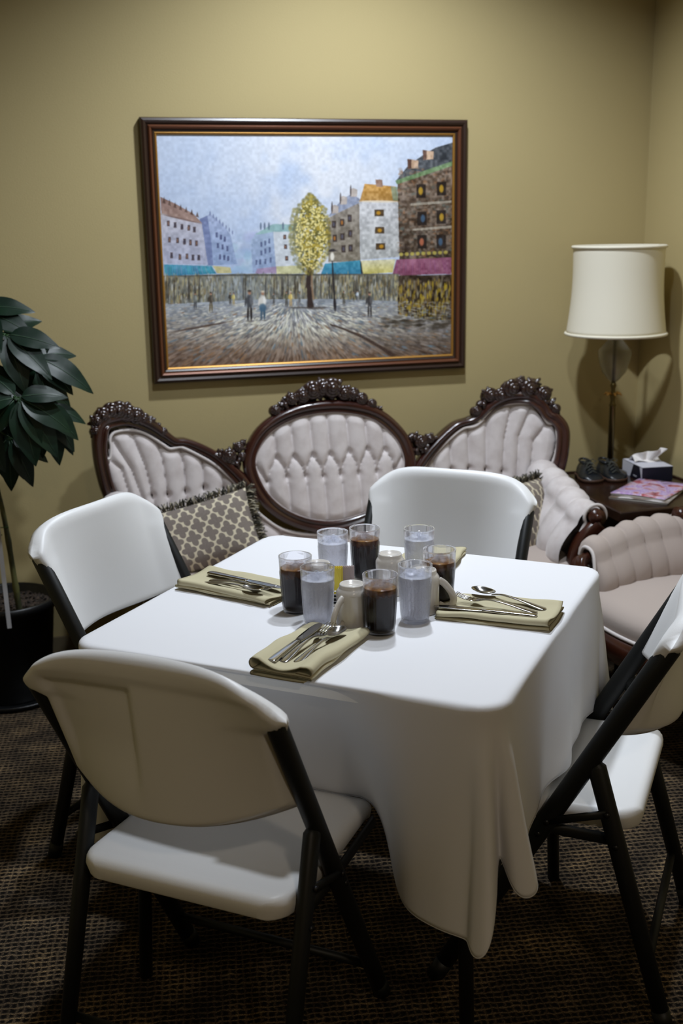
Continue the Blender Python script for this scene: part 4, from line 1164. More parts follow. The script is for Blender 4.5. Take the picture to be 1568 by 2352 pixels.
def lamp():
    x, y = 2.058, 3.700
    t = thing('table_lamp', (x, y, EZ + .001))
    z0 = EZ
    def L(name, prof, M, n=40, **k):
        b = MB(); b.lathe([(r, z - z0) for r, z in prof], n=n, **k); return b.build(name, M, t)
    L('base', [(0, .581), (.062, .581), (.062, .590), (.050, .596), (.030, .602), (.018, .618), (.013, .64), (0.0, .64)], M_brass)
    L('pole', [(0, .63), (.0115, .63), (.0115, .835), (.014, .84), (.010, .848), (.0085, .86), (.0125, .875), (.008, .885), (.0075, .90), (.012, .912), (.007, .925), (.0, .925)], M_brass, 20)
    b = MB()
    for k in range(6):
        a = k * PI / 3 + .3
        b.tube([(math.cos(a) * .008, math.sin(a) * .008, .880 - z0), (math.cos(a) * .024, math.sin(a) * .024, .884 - z0), (math.cos(a) * .034, math.sin(a) * .034, .876 - z0)], [.004, .005, .001], 8)
    b.build('leaf_collar', M_gold, t)
    Mg = mat('crackle_glass', (196, 192, 176), 0.12); n, l, bb = nodes(Mg); bb.inputs['Transmission Weight'].default_value = .85; bb.inputs['IOR'].default_value = 1.3; bb.inputs['Alpha'].default_value = .68; add_bump(Mg, 75, .9, .004, 3)
    prof = [(.010, .925), (.022, .935), (.042, .960), (.054, .995), (.060, 1.03), (.0605, 1.038), (.048, 1.052), (.028, 1.075), (.016, 1.098), (.014, 1.115)]
    L('glass_body', prof + [(r - .004, z) for r, z in prof[::-1]], Mg, 48, closed=True)
    L('inner_rod', [(.0, .92), (.006, .92), (.006, 1.30), (0, 1.30)], M_brass, 12)
    # shade: gently waisted drum, open top and bottom
    prof = []
    for i in range(21):
        v = i / 20; z = 1.100 + (1.404 - 1.100) * v
        r = .176 - .016 * v - .008 * math.sin(PI * v)
        prof.append((r, z))
    b = MB(); b.lathe([(r, z - z0) for r, z in prof] + [(r - .003, z - z0) for r, z in prof[::-1]], n=72, closed=True)
    o = b.build('lamp_shade', M_shade, t)
    for (r, z) in (prof[0], prof[-1]):
        b = MB(); c = [(math.cos(a) * (r + .001), math.sin(a) * (r + .001), z - z0) for a in np.linspace(0, 2 * PI, 73)]
        b.tube(c, .0055, 8, ref=(0, 0, 1)); b.build('trim_band', M_shade, o)
    b = MB()
    for k in range(3):
        a = k * 2 * PI / 3; b.tube([(0, 0, 1.30 - z0), (math.cos(a) * .158, math.sin(a) * .158, 1.395 - z0)], .0015, 6)
    b.build('spider', M_brass, t)
    tag(t, 'tall unlit table lamp with cream drum shade on a crackled glass and brass stem', 'lamp')
lamp()

def shoe(x, y, rz, label, flip):
    t = thing('lace_up_shoe', (x, y, EZ), rz)
    # length along -y (toe toward the room); lofted sections
    L = .150
    secs = []
    for i in range(25):
        v = i / 24     # 0 heel .. 1 toe
        yb = .075 - L * v
        wd = .026 + .013 * sstep(.2, .68, v) - .030 * max(0, (v - .80) / .20) ** 2.2 - .012 * max(0, (.12 - v) / .12) ** 2
        ht = .060 - .004 * math.sin(v * 8) - .030 * sstep(.34, .74, v) - .016 * max(0, (v - .84) / .16) ** 2 - .008 * max(0, (.08 - v) / .08) ** 2
        row = []
        for k in range(21):
            a = PI * k / 20
            e = .62 if v > .5 else .5
            cx_, sz_ = math.cos(a), math.sin(a)
            xx_ = math.copysign(abs(cx_) ** .75, cx_) * wd * (1 - .32 * sz_ ** 2 * (1 - sstep(.5, .8, v)))
            row.append((xx_ + flip * .004 * math.sin(v * 3), yb, .012 + sz_ ** .85 * (ht - .012)))
        secs.append(row)
    b = MB(); b.grid(secs)
    b.f.append(tuple(range(21))); b.m.append(0)
    o = (len(secs) - 1) * 21; b.f.append(tuple(range(o, o + 21))[::-1]); b.m.append(0)
    b.build('upper', M_shoe, t)
    # sole
    ring = []
    for i in range(25):
        v = i / 24; wd = .029 + .013 * sstep(.2, .68, v) - .031 * max(0, (v - .80) / .20) ** 2.2 - .012 * max(0, (.12 - v) / .12) ** 2
        ring.append((wd + flip * .004 * math.sin(v * 3), .078 - (L + .006) * v))
    for i in range(24, -1, -1):
        v = i / 24; wd = .029 + .013 * sstep(.2, .68, v) - .031 * max(0, (v - .80) / .20) ** 2.2 - .012 * max(0, (.12 - v) / .12) ** 2
        ring.append((-wd + flip * .004 * math.sin(v * 3), .078 - (L + .006) * v))
    b = MB(); b.grid([[(p[0], p[1], z) for p in ring] for z in (.001, .010, .013)], wrap=True); n = len(ring)
    b.f.append(tuple(range(2 * n, 3 * n))); b.f.append(tuple(range(n))[::-1]); b.m += [0, 0]; b.build('sole', M_sole, t)
    # opening collar, tongue and laces
    b = MB(); b.tube([(.019 * math.cos(a), .040 + .030 * math.sin(a), .060 + .004 * math.sin(a)) for a in np.linspace(0, 2 * PI, 25)], .0042, 8, ref=(0, 0, 1)); b.build('collar', M_shoe, t)
    b = MB(); b.ball((0, .004, .058), (.014, .018, .010), 10, 7, R=Matrix.Rotation(.7, 3, 'X')); b.build('tongue', M_shoe, t)
    b = MB()
    for k in range(4):
        yy_ = -.006 - k * .011; zz = .060 - k * .0075
        b.tube([(-.016, yy_, zz - .006), (0, yy_ - .003, zz + .003), (.016, yy_ - .006, zz - .006)], .0016, 6)
        b.tube([(.016, yy_, zz - .006), (0, yy_ - .003, zz + .004), (-.016, yy_ - .006, zz - .006)], .0016, 6)
    for s in (-1, 1):
        b.tube([(0, .0, .066), (s * .012, -.004, .076), (s * .024, -.006, .068), (s * .012, -.010, .062), (0, .0, .066)], .0017, 6)
        b.tube([(0, .0, .066), (s * .014, -.018, .056), (s * .022, -.026, .040)], .0015, 6)
    b.build('lace', M_lace, t)
    tag(t, label, 'shoe', 'dark lace-up shoes on the end table')
shoe(1.948, 3.655, -.12, 'dark leather lace-up shoe nearer the sofa, left of the pair on the end table', -1)
shoe(2.026, 3.640, .02, 'dark leather lace-up shoe nearer the tissue box, right of the pair on the end table', 1)

def tissue_box():
    # corners on the table: back-left (2.10,3.71), front (2.12,3.54), right (2.235,3.57)
    t = thing('tissue_box', (2.170, 3.625, EZ), -.10)
    w, d, h = .118, .170, .052
    b = MB(); b.box((0, 0, h / 2 + .001), (w, d, h)); bevel(b.build('carton', M_navy, t, smooth=False), .0015, 2)
    e = .0006
    def face(name, pts, M): 
        o = obj(name, pts, [tuple(range(len(pts)))], M, t, smooth=False); return o
    # pale geometric shapes on the left long side and the top
    X = -w / 2 - e
    face('printed_shape', [(X, d / 2, .001), (X, d * .10, .001), (X, -.010, h), (X, d / 2, h)], M_card)
    face('printed_shape', [(X, -d / 2, .001), (X, -d / 2 + .022, h), (X, -d / 2, h)][::-1], M_card)
    face('printed_shape', [(-w / 2, -d / 2 + .022, h + .0016), (-w / 2, -d / 2, h + .0016), (w / 2, -d / 2, h + .0016), (w / 2, d / 2, h + .0016), (-w / 2, d / 2, h + .0016)], M_card)
    cu = bpy.data.curves.new('lettering', 'FONT'); cu.body = 'tissues'; cu.size = .011; cu.extrude = .0001
    me_o = bpy.data.objects.new('lettering', cu); COL.objects.link(me_o)
    dg = bpy.context.evaluated_depsgraph_get(); me = bpy.data.meshes.new_from_object(me_o.evaluated_get(dg)); bpy.data.objects.remove(me_o)
    me.materials.clear(); me.materials.append(M_card)
    lo = bpy.data.objects.new('lettering', me); COL.objects.link(lo); lo.parent = t
    lo.matrix_local = Matrix.Translation((X - .0004, -.012, .010)) @ Matrix.Rotation(-PI / 2, 4, 'Z') @ Matrix.Rotation(PI / 2, 4, 'X')
    # tissue: folded sheet standing out of the slot
    G = []
    for j in range(15):
        v = j / 14; row = []
        for i in range(33):
            u = i / 32
            sp = .020 + .034 * v
            row.append(((u - .5) * 2 * sp + .004 * math.sin(u * 19) * v + .008 * v, .012 - .05 * (u - .3) * v + .012 * math.sin(u * 15 + 1) * v, h + (.052 - .030 * (1 - u) ** 2.0 + .004 * math.sin(u * 9)) * v))
        G.append(row)
    b = MB(); b.grid(G)
    G = []
    for j in range(13):
        v = j / 12; row = []
        for i in range(13):
            u = i / 12
            row.append((-.05 + .10 * u, .000 + .055 * v + .006 * math.sin(u * 8), h + .004 + .016 * math.sin(PI * v) * (1 - u * .5) + .004 * math.sin(7 * u + 4 * v)))
        G.append(row)
    b.grid(G)
    o = b.build('tissue', M_tissue, t); so = o.modifiers.new('thickness', 'SOLIDIFY'); so.thickness = .0006
    tag(t, 'navy and white tissue box with one tissue pulled up', 'tissue box')
tissue_box()

M_mag = mat('magazine_cover', (190, 160, 196), 0.28, spec=0.5)
def _mag():
    n, l, b = nodes(M_mag)
    tc = n.new('ShaderNodeTexCoord'); nz = n.new('ShaderNodeTexNoise'); nz.inputs['Scale'].default_value = 15; nz.inputs['Detail'].default_value = 3; nz.inputs['Distortion'].default_value = 1.2
    l.new(tc.outputs['Object'], nz.inputs[0]); cr = n.new('ShaderNodeValToRGB'); e = cr.color_ramp.elements
    e[0].position = .3; e[0].color = lin((70, 56, 60)); e[1].position = .78; e[1].color = lin((176, 160, 70))
    for p, c in ((.40, (190, 96, 104)), (.47, (214, 196, 214)), (.54, (178, 140, 200)), (.62, (206, 188, 226)), (.70, (120, 92, 110))):
        k = e.new(p); k.color = lin(c)
    l.new(nz.outputs[0], cr.inputs[0]); l.new(cr.outputs[0], b.inputs['Base Color'])
_mag()
M_mag2 = mat('magazine_cover_pale', (196, 190, 190), 0.3); add_var(M_mag2, (110, 96, 84), 20, .45, .6)
M_page = mat('magazine_pages', (196, 192, 184), 0.7)
def magazine(x, y, z, rz, w, h, Mc, label):
    t = thing('magazine', (x, y, z), rz)
    b = MB(); b.box((0, 0, .0028), (w - .003, h - .003, .0044)); b.build('pages', M_page, t, smooth=False)
    G = [[(w * (u - .5), h * (v - .5), .0052 + .0035 * (1 - u) ** 3 * math.sin(PI * v)) for u in np.linspace(0, 1, 12)] for v in np.linspace(0, 1, 8)]
    b = MB(); b.grid(G); o = b.build('cover', Mc, t); so = o.modifiers.new('thickness', 'SOLIDIFY'); so.thickness = .0005
    tag(t, label, 'magazine', 'magazines on the end table')
magazine(2.035, 3.385, EZ + .0005, .78, .27, .20, M_mag2, 'lower magazine with a pale cover, under the purple one on the end table')
magazine(2.055, 3.40, EZ + .0078, .68, .27, .19, M_mag, 'upper magazine with a purple and pink cover on the end table')

# ------------------------------------------------------------------ armchair
def armchair():
    t = thing('victorian_armchair', (1.850, 2.722, 0), math.radians(103.2)); t.scale = (.9, .9, 1)
    # seat cushion, front (local +y) bowed
    b = MB()
    def fr(x): return .26 + .055 * (1 - (x / .28) ** 2)
    xs = np.linspace(-.275, .275, 31)
    G = [[(x, fr(x) * .985, .345) for x in xs], [(x, fr(x), .36) for x in xs], [(x, fr(x) + .004, .385) for x in xs], [(x * .995, fr(x) - .004, .405) for x in xs]]
    for v in np.linspace(.06, 1, 14):
        G.append([(x * (1 - .03 * v), fr(x) * (1 - v) + -.24 * v - .006, .412 + .030 * math.sin(PI * min(1, v * .9 + .08)) * (1 - .5 * (x / .28) ** 4)) for x in xs])
    b.grid(G); b.build('seat_cushion', M_velvet2, t)
    b = MB(); b.tube([(x, fr(x) + .006, .352) for x in xs], .006, 8); b.build('piping', M_piping, t)
    b = MB(); G = []
    for z, o_ in ((.345, .0), (.342, .016), (.31, .020), (.27, .012), (.262, .0), (.262, -.02)):
        G.append([(x * 1.03, fr(x) + o_, z) for x in xs])
    b.grid(G); b.build('seat_rail', M_wood2, t)
    for sx in (-1, 1):
        b = MB(); b.box((sx * .285, .0, .30), (.03, .50, .085)); bevel(b.build('side_rail', M_wood2, t, smooth=False), .006)
        b = MB(); b.tube([(sx * .265, .26, .30), (sx * .285, .30, .22), (sx * .275, .285, .12), (sx * .272, .275, .04), (sx * .28, .295, .0)], [.034, .036, .022, .015, .02], 14); b.build('leg', M_wood2, t)
        b = MB(); b.tube([(sx * .25, -.23, .33), (sx * .26, -.26, .15), (sx * .27, -.30, .0)], [.026, .02, .016], 12); b.build('leg', M_wood2, t)
        # tufted arm wrapping from the front post to the back
        G = []; N = 110
        for j in range(N + 1):
            v = j / N     # 0 front .. 1 back
            # plan curve of the arm's inner face
            px = .262 + .012 * math.sin(PI * v) - .10 * max(0, v - .72) ** 1.5 * 3.0
            py = .225 - .46 * v
            top = .548 + .026 * sstep(.0, .5, v) + .012 * v
            q = (v * 6.0) % 1.0; ch = math.sqrt(max(0, 1 - (2 * q - 1) ** 2 * .97))
            row = []
            K = 24
            for k in range(K + 1):
                s_ = k / K
                if s_ < .58:
                    a = s_ / .58; x = px + .035 * a ** 2 - .012 * math.sin(PI * a); z = .40 + (top - .045 - .40) * a; nx, nz = -1, .2 * a
                else:
                    a = (s_ - .58) / .42; th = PI - PI * 1.2 * a
                    x = px + .035 + .042 + .042 * math.cos(th); z = top - .042 + .042 * math.sin(th) ; nx, nz = math.cos(th), math.sin(th)
                fade = min(1, s_ / .06) * (1 if s_ < .8 else (1 - s_) / .2)
                e = 1.0 if v > .05 else math.sqrt(max(0.0, 1 - ((.05 - v) / .05) ** 2))
                pf = .020 * ch * fade - .012 * (1 - e)
                # pleats lean forwards near the seat
                row.append((sx * (x + nx * pf), py + .05 * (1 - s_) * (1 - v) * 0, z + nz * pf))
            G.append(row)
        b = MB(); b.grid(G)
        b.grid([[row[-1], (sx * .31, row[-1][1], .48), (sx * .30, row[-1][1], .34)] for row in G])
        b.build('arm_upholstery', M_velvet2, t)
        # front post
        path = [(sx * x, y, z) for x, y, z in spline([(.335, .228, .508), (.325, .262, .498), (.305, .268, .465), (.285, .262, .43), (.280, .27, .36), (.275, .28, .30)], 26)]
        b = MB(); b.sweep(path, lambda i: [(a * .026, d * 1.2) for a, d in ((-1, -.012), (-1, .006), (-.75, .014), (-.45, .008), (-.15, .015), (.15, .015), (.45, .008), (.75, .014), (1, .006), (1, -.012))], D=(0, 1, .4))
        b.build('arm_post', M_wood2, t)
        b = MB(); b.tube([(sx * x, y, z) for x, y, z in spline([(.375, .218, .495), (.345, .226, .540), (.30, .226, .530), (.270, .240, .47), (.262, .245, .42)], 24)], .006, 8); b.build('piping', M_piping, t)
        # scroll where the arm meets the back
        b = MB(); b.tube([(sx * .300, -.195, .592), (sx * .345, -.185, .592)], .026, 22); b.tube([(sx * .343, -.185, .592), (sx * .352, -.185, .592)], [.016, .010], 18)
        b.tube([(sx * .322, -.20, .60), (sx * .318, -.245, .62), (sx * .30, -.27, .74), (sx * .29, -.30, .84)], .016, 12)
        b.build('back_scroll', M_wood2, t)
    # back
    G = []
    for j in range(31):
        v = j / 30; z = .40 + .56 * v; hw = .25 * (1 - .55 * max(0, v - .62) ** 2 * 4) + .0
        row = []
        for i in range(61):
            u = -1 + i / 30
            q = (abs(u) * 4.0 + .5) % 1.0; ch = math.sqrt(max(0, 1 - (2 * q - 1) ** 2 * .97))
            e = math.sqrt(max(0, 1 - abs(u) ** 6)) * math.sqrt(max(0, 1 - max(0, v - .9) / .1 * 1.0))
            row.append((u * hw, -.245 - .07 * v + .10 * u * u * (1 - v * .6) + .030 * ch * e, z))
        G.append(row)
    b = MB(); b.grid(G); b.grid([[(p[0], p[1] - .05 if 0 < i < 60 else p[1], p[2]) for i, p in enumerate(r)][::-1] for r in G]); b.build('backrest', M_velvet, t)
    path = []
    for a in np.linspace(-.25, PI + .25, 60):
        path.append((.265 * math.cos(a), -.30 + .03 * abs(math.cos(a)), .80 + .20 * math.sin(a)))
    b = MB(); b.sweep(path, lambda i: moulding(i, .02, 1), D=(0, 1, 0)); b.build('back_frame', M_wood2, t)
    tag(t, 'carved armchair in pale tufted velvet at the right, in front of the end table', 'armchair')
armchair()

# ------------------------------------------------------------------ potted plant
def leaf_mesh(b, base, d, up, L, Wd, droop, mi=0):
    """one leaflet: base point, direction, up vector"""
    d = Vector(d).normalized(); up = Vector(up); side = d.cross(up).normalized(); up = side.cross(d).normalized()
    NL, NWd = 12, 6; G = []
    for i in range(NL + 1):
        v = i / NL
        w_ = Wd * (math.sin(PI * v ** .82) ** .8) * (1 - .25 * v) * .5 if 0 < v < 1 else .0006
        c = Vector(base) + d * (L * v * (1 - .12 * v * droop)) - up * (L * droop * .55 * v * v) + Vector((0, 0, -1)) * (L * .10 * v * v)
        row = []
        for j in range(NWd + 1):
            u = -1 + 2 * j / NWd
            row.append(c + side * (w_ * u) + up * (.16 * w_ * abs(u) + .018 * L * math.sin(v * 16 + u * 2) * abs(u) * .35))
        G.append(row)
    b.grid(G, mi=mi)
    vein = [Vector(base) + d * (L * v * (1 - .12 * v * droop)) - up * (L * droop * .55 * v * v - .0012) + Vector((0, 0, -1)) * (L * .10 * v * v) for v in np.linspace(.0, .9, 8)]
    b.tube(vein, [.0012 * (1 - .6 * k / 7) for k in range(8)], 5, mi=1)

def plant():
    bx_, by_ = -.118, 3.688
    t = thing('potted_plant', (bx_, by_, 0))
    rz_ = .335
    b = MB(); b.lathe([(0, .004), (.118, .004), (.122, .012), (.150, rz_ - .03), (.158, rz_ - .03), (.160, rz_), (.152, rz_ + .003), (.146, rz_ - .004), (.143, rz_ - .05), (0, rz_ - .05)], n=56); b.build('pot', M_pot, t)
    b = MB(); b.lathe([(0, 0.001), (.165, .001), (.178, .018), (.172, .020), (.150, .006), (0, .005)], n=56); b.build('saucer', M_pot, t)
    b = MB(); G = []
    for i in range(20):
        r = .1445 * i / 19; G.append([(r * math.cos(a), r * math.sin(a), rz_ - .030 + .006 * math.sin(7 * a + i) * (i / 19) + rnd.uniform(-.003, .003)) for a in np.linspace(0, 2 * PI, 49)[:-1]])
    b.grid(G, wrap=True)
    for k in range(260):
        a = rnd.uniform(0, 2 * PI); r = .14 * math.sqrt(rnd.random()); b.ball((r * math.cos(a), r * math.sin(a), rz_ - .026), (rnd.uniform(.003, .008), rnd.uniform(.002, .006), .003), 5, 4, R=Matrix.Rotation(rnd.uniform(0, 3), 3, 'Z'))
    so = b.build('soil', M_soil, t); so['kind'] = 'stuff'
    # canes
    def cane(pts, r0):
        P = [Vector((p[0] - bx_, p[1] - by_, p[2])) for p in pts]; P = spline(P, 26)
        b = MB(); b.tube(P, [r0 * (1 - .45 * i / 25) * (1 + .16 * (i % 5 == 0)) for i in range(26)], 10); b.build('cane', M_stem, t)
    cane([(-.078, 3.62, .30), (-.085, 3.61, .42), (-.100, 3.60, .635), (-.13, 3.58, .85), (-.14, 3.55, 1.12)], .0105)
    cane([(-.17, 3.70, .30), (-.20, 3.68, .7), (-.19, 3.62, 1.0), (-.15, 3.58, 1.25)], .010)
    b = MB(); b.box((-.115 - bx_, 3.508 - by_, .53), (.013, .004, .48), R=Matrix.Rotation(-.02, 3, 'Y')); o = b.build('white_stake', M_stake, t, smooth=False)
    b = MB(); b.tube([(-.108 - bx_, 3.53 - by_, .585), (-.135 - bx_, 3.57 - by_, .60), (-.088 - bx_, 3.598 - by_, .592)], .0015, 6); b.build('tie', M_leaf2, t)
    # leaf clusters: hub, list of leaflet (azimuth, pitch, length)
    rn = random.Random(11)
    hubs = [
        ((-.027, 3.36, 1.030), [((-.01, -.02, -1), .115), ((.62, -.10, -.85), .165), ((.95, .0, -.42), .150), ((-.75, -.1, -.75), .14), ((-1, .0, -.1), .14), ((.7, .1, .12), .12), ((-.5, .3, .6), .10), ((.25, -.35, -1), .16)]),
        ((.030, 3.47, 1.135), [((1.0, -.12, -.42), .165), ((.80, -.3, -.62), .125), ((.3, -.3, -.9), .12), ((-.5, -.2, -.7), .13), ((-.8, .1, .2), .12), ((.9, .4, .12), .11)]),
        ((-.045, 3.43, 1.205), [((1, -.2, -.10), .13), ((.75, -.4, -.62), .15), ((.2, -.4, -.8), .14), ((-.7, -.3, -.5), .15), ((.6, .3, -.5), .16)]),
        ((-.12, 3.50, 1.275), [((1, -.1, .12), .14), ((.9, -.4, -.3), .15), ((.3, -.7, -.4), .14), ((-.8, -.2, .1), .14), ((.3, .2, .9), .10)]),
        ((.035, 3.42, 1.005), [((.9, -.1, -.75), .125), ((.75, .1, -1.0), .15), ((.5, .2, -1.0), .14), ((.0, .1, -1), .14)]),
        ((-.08, 3.52, .955), [((.35, -.1, -1), .16), ((.0, -.1, -1), .15), ((-.5, -.1, -.9), .15), ((.62, .1, -.8), .14)]),
        ((-.13, 3.42, 1.12), [((.8, -.3, -.5), .14), ((.1, -.4, -.9), .14), ((-.6, -.3, -.6), .14), ((-1, 0, -.1), .14), ((.5, .3, .4), .12)]),
        ((-.16, 3.40, .98), [((.5, -.2, -.9), .15), ((-.1, -.2, -1), .15), ((-.8, -.1, -.6), .14), ((.9, -.1, -.2), .12)]),
        ((-.02, 3.56, 1.06), [((.9, 0, -.5), .14), ((.5, .1, -.9), .16), ((-.2, .0, -1), .15), ((.9, .2, .2), .11)]),
        ((-.22, 3.55, 1.20), [((-.9, 0, -.3), .15), ((-.3, -.4, -.7), .15), ((.4, -.3, .6), .12), ((-.5, .2, .7), .12)]),
        ((-.26, 3.55, 1.02), [((-.9, 0, -.4), .15), ((-.4, -.3, -.9), .15), ((.3, -.3, -.9), .15), ((-.9, .2, .3), .12)]),
        ((.055, 3.45, .985), [((.55, 0, -.9), .13), ((.15, -.1, -1), .14), ((.95, 0, -.3), .10), ((-.4, 0, -.9), .12)]),
        ((-.06, 3.46, .90), [((.45, -.1, -1), .13), ((-.1, -.1, -1), .13), ((.9, 0, -.5), .11), ((-.7, 0, -.7), .12)]),
        ((.02, 3.52, 1.09), [((.95, 0, -.15), .12), ((.85, 0, -.7), .13), ((.2, 0, -1), .13), ((.3, -.3, .5), .08)]),
        ((-.07, 3.60, 1.20), [((.8, .1, .3), .12), ((.9, .0, -.4), .14), ((.2, .2, .9), .1)]),
    ]
    for (hx, hy, hz), ls in hubs:
        b = MB(); H = Vector((hx - bx_, hy - by_, hz))
        root = Vector((-.135 - bx_, 3.57 - by_, max(.9, hz - .03)))
        b.tube([root, root.lerp(H, .5) + Vector((0, 0, .02)), H], .0028, 6, mi=2)
        for d, L in ls:
            d = Vector(d); d = (d + Vector((rn.uniform(-.06, .06), rn.uniform(-.15, .05), rn.uniform(-.05, .05)))).normalized()
            up = Vector((0, -.75, .65))
            if abs(d.dot(up.normalized())) > .95: up = Vector((0, -1, 0))
            st = H + d * .012
            b.tube([H, st], .0014, 5, mi=2)
            L *= 1.12; leaf_mesh(b, st, d, up, L, L * rn.uniform(.46, .58), rn.uniform(.15, .5))
        b.build('leaf_cluster', None, t, mats=[M_leaf, M_vein, M_leaf2])
    b = MB(); leaf_mesh(b, (.0 - bx_, 3.50 - by_, 1.185), (.75, 0, -.62), (.3, -.6, .5), .115, .020, .3); b.build('young_leaf', None, t, mats=[M_leaf2, M_vein])
    tag(t, 'tall plant with dark drooping palmate leaves in a black pot at the left edge', 'plant')
plant()

# ------------------------------------------------------------------ tableware
def make_tumbler(kind):
    t = thing('tumbler')
    H = .1155; r0, r1 = .0272, .0335
    prof = []
    def rout(z): return r0 + (r1 - r0) * (z / H) ** .9
    zs = [0, .002, .006, .008, .02, .04, .06, .078, .081, .084, .087, .10, .112, H]
    outer = [(rout(z) - (.0014 if z == 0 else 0) + (.0008 if .080 < z < .086 else 0) - (.0006 if z == .006 else 0), z) for z in zs]
    inner = [(rout(z) - .0022, z) for z in (H, .112, .10, .08, .06, .04, .02, .010)] + [(rout(.008) - .006, .0065), (0, .0065)]
    full = [(0, .002), (outer[0][0] - .003, .0015)] + outer + [(outer[-1][0] - .0012, H + .0006)] + inner
    def rib(j, r, a):
        if 2 + 4 <= j <= 2 + 7: return r * (1 + .022 * math.cos(26 * a))
        return r
    b = MB(); b.lathe(full, n=96, rfun=rib); b.build('glass', M_glass, t)
    lvl = .092 if kind == 'tea' else .094
    lp = [(0, .0060), (rout(.008) - .0060, .0060), (rout(.012) - .0019, .0110)] + [(rout(z) - .0019, z) for z in (.02, .04, .06, .08, lvl - .002)] + [(rout(lvl) - .0022, lvl - .0006), (rout(lvl) - .006, lvl), (.02, lvl + .0006), (.010, lvl - .0004), (0, lvl)]
    b = MB(); b.lathe(lp, n=64); b.build('iced_tea' if kind == 'tea' else 'iced_water', M_tea if kind == 'tea' else M_water, t)
    rn = random.Random(3 if kind == 'tea' else 5)
    for k in range(5):
        a = k * 1.3; r = .014 if k < 4 else .002
        b = MB(); R = Matrix.Rotation(rn.uniform(0, 3), 3, (rn.random(), rn.random(), .3)); s = rn.uniform(.012, .016)
        b.box((r * math.cos(a), r * math.sin(a), lvl + rn.uniform(-.002, .004) + (.004 if k == 4 else 0)), (s, s * .9, s * .8), R=R)
        bevel(b.build('ice_cube', M_ice, t, smooth=False), .002, 2)
    return t
tea0 = make_tumbler('tea'); wat0 = make_tumbler('water')
tea_spots = [((.486, 2.106), 'iced tea tumbler farthest left, in front of the left napkin'), ((.678, 2.265), 'iced tea tumbler at the back of the group, beside the back left water'),
             ((.608, 1.934), 'iced tea tumbler nearest the camera, next to the upturned mug'), ((.772, 2.057), 'iced tea tumbler farthest right, behind the mug handle')]
wat_spots = [((.508, 2.016), 'iced water tumbler at the front left, overlapping the left iced tea'), ((.604, 2.257), 'iced water tumbler at the back left of the group'),
             ((.691, 1.974), 'iced water tumbler at the front right, between the near iced tea and the right napkin'), ((.787, 2.222), 'iced water tumbler at the back right, in front of the far folding chair')]
for src, spots, lab, grp in ((tea0, tea_spots, 'tea', 'tumblers of iced tea'), (wat0, wat_spots, 'water', 'tumblers of iced water')):
    for i, ((x, y), lb) in enumerate(spots):
        o = src if i == 0 else copy_tree(src)
        o.location = (x, y, TZ + .0008); o.rotation_euler = (0, 0, i * 1.1 + .3)
        tag(o, lb, 'glass', grp)

def make_mug():
    t = thing('coffee_mug')
    H = .088
    prof = [(.0265, 0), (.0305, .001), (.0312, .004), (.0305, .012), (.0298, .03), (.0300, .055), (.0305, .068), (.0300, .073), (.0265, .0785), (.0245, .081), (.0242, .086), (.0232, H), (.0205, H), (.0190, H - .003), (0, H - .004)]
    inner = [(0, .074), (.024, .074), (.0272, .068), (.0270, .03), (.0275, .004), (.0265, 0)]
    b = MB(); b.lathe(prof, n=56); b.lathe(inner[::-1], n=56); b.build('mug_body', M_ceramic, t)
    pts = spline([(.0285, 0, .066), (.040, 0, .058), (.0535, 0, .040), (.0580, 0, .024), (.0520, 0, .012), (.040, 0, .010), (.0285, 0, .016)], 26)
    b = MB(); b.tube(pts, .0048, 12, sy=1.5, ref=(0, 1, 0)); b.build('handle', M_ceramic, t)
    return t
mug0 = make_mug()
for i, (x, y, az, lb) in enumerate([(.566, 1.979, -PI * .80, 'upturned cream mug nearest the camera, its handle toward the near napkin'), (.698, 2.150, .9, 'upturned cream mug in the middle, between the iced teas'),
                                  (.727, 2.022, -.35, 'upturned cream mug at the right with its handle over the right napkin'), (.540, 2.133, 2.2, 'upturned cream mug at the left, half hidden behind the front left water')]):
    o = mug0 if i == 0 else copy_tree(mug0)
    o.location = (x, y, TZ + .001 + (0.0 if i != 2 else 0)); o.rotation_euler = (0, 0, az)
    tag(o, lb, 'mug', 'upturned coffee mugs')

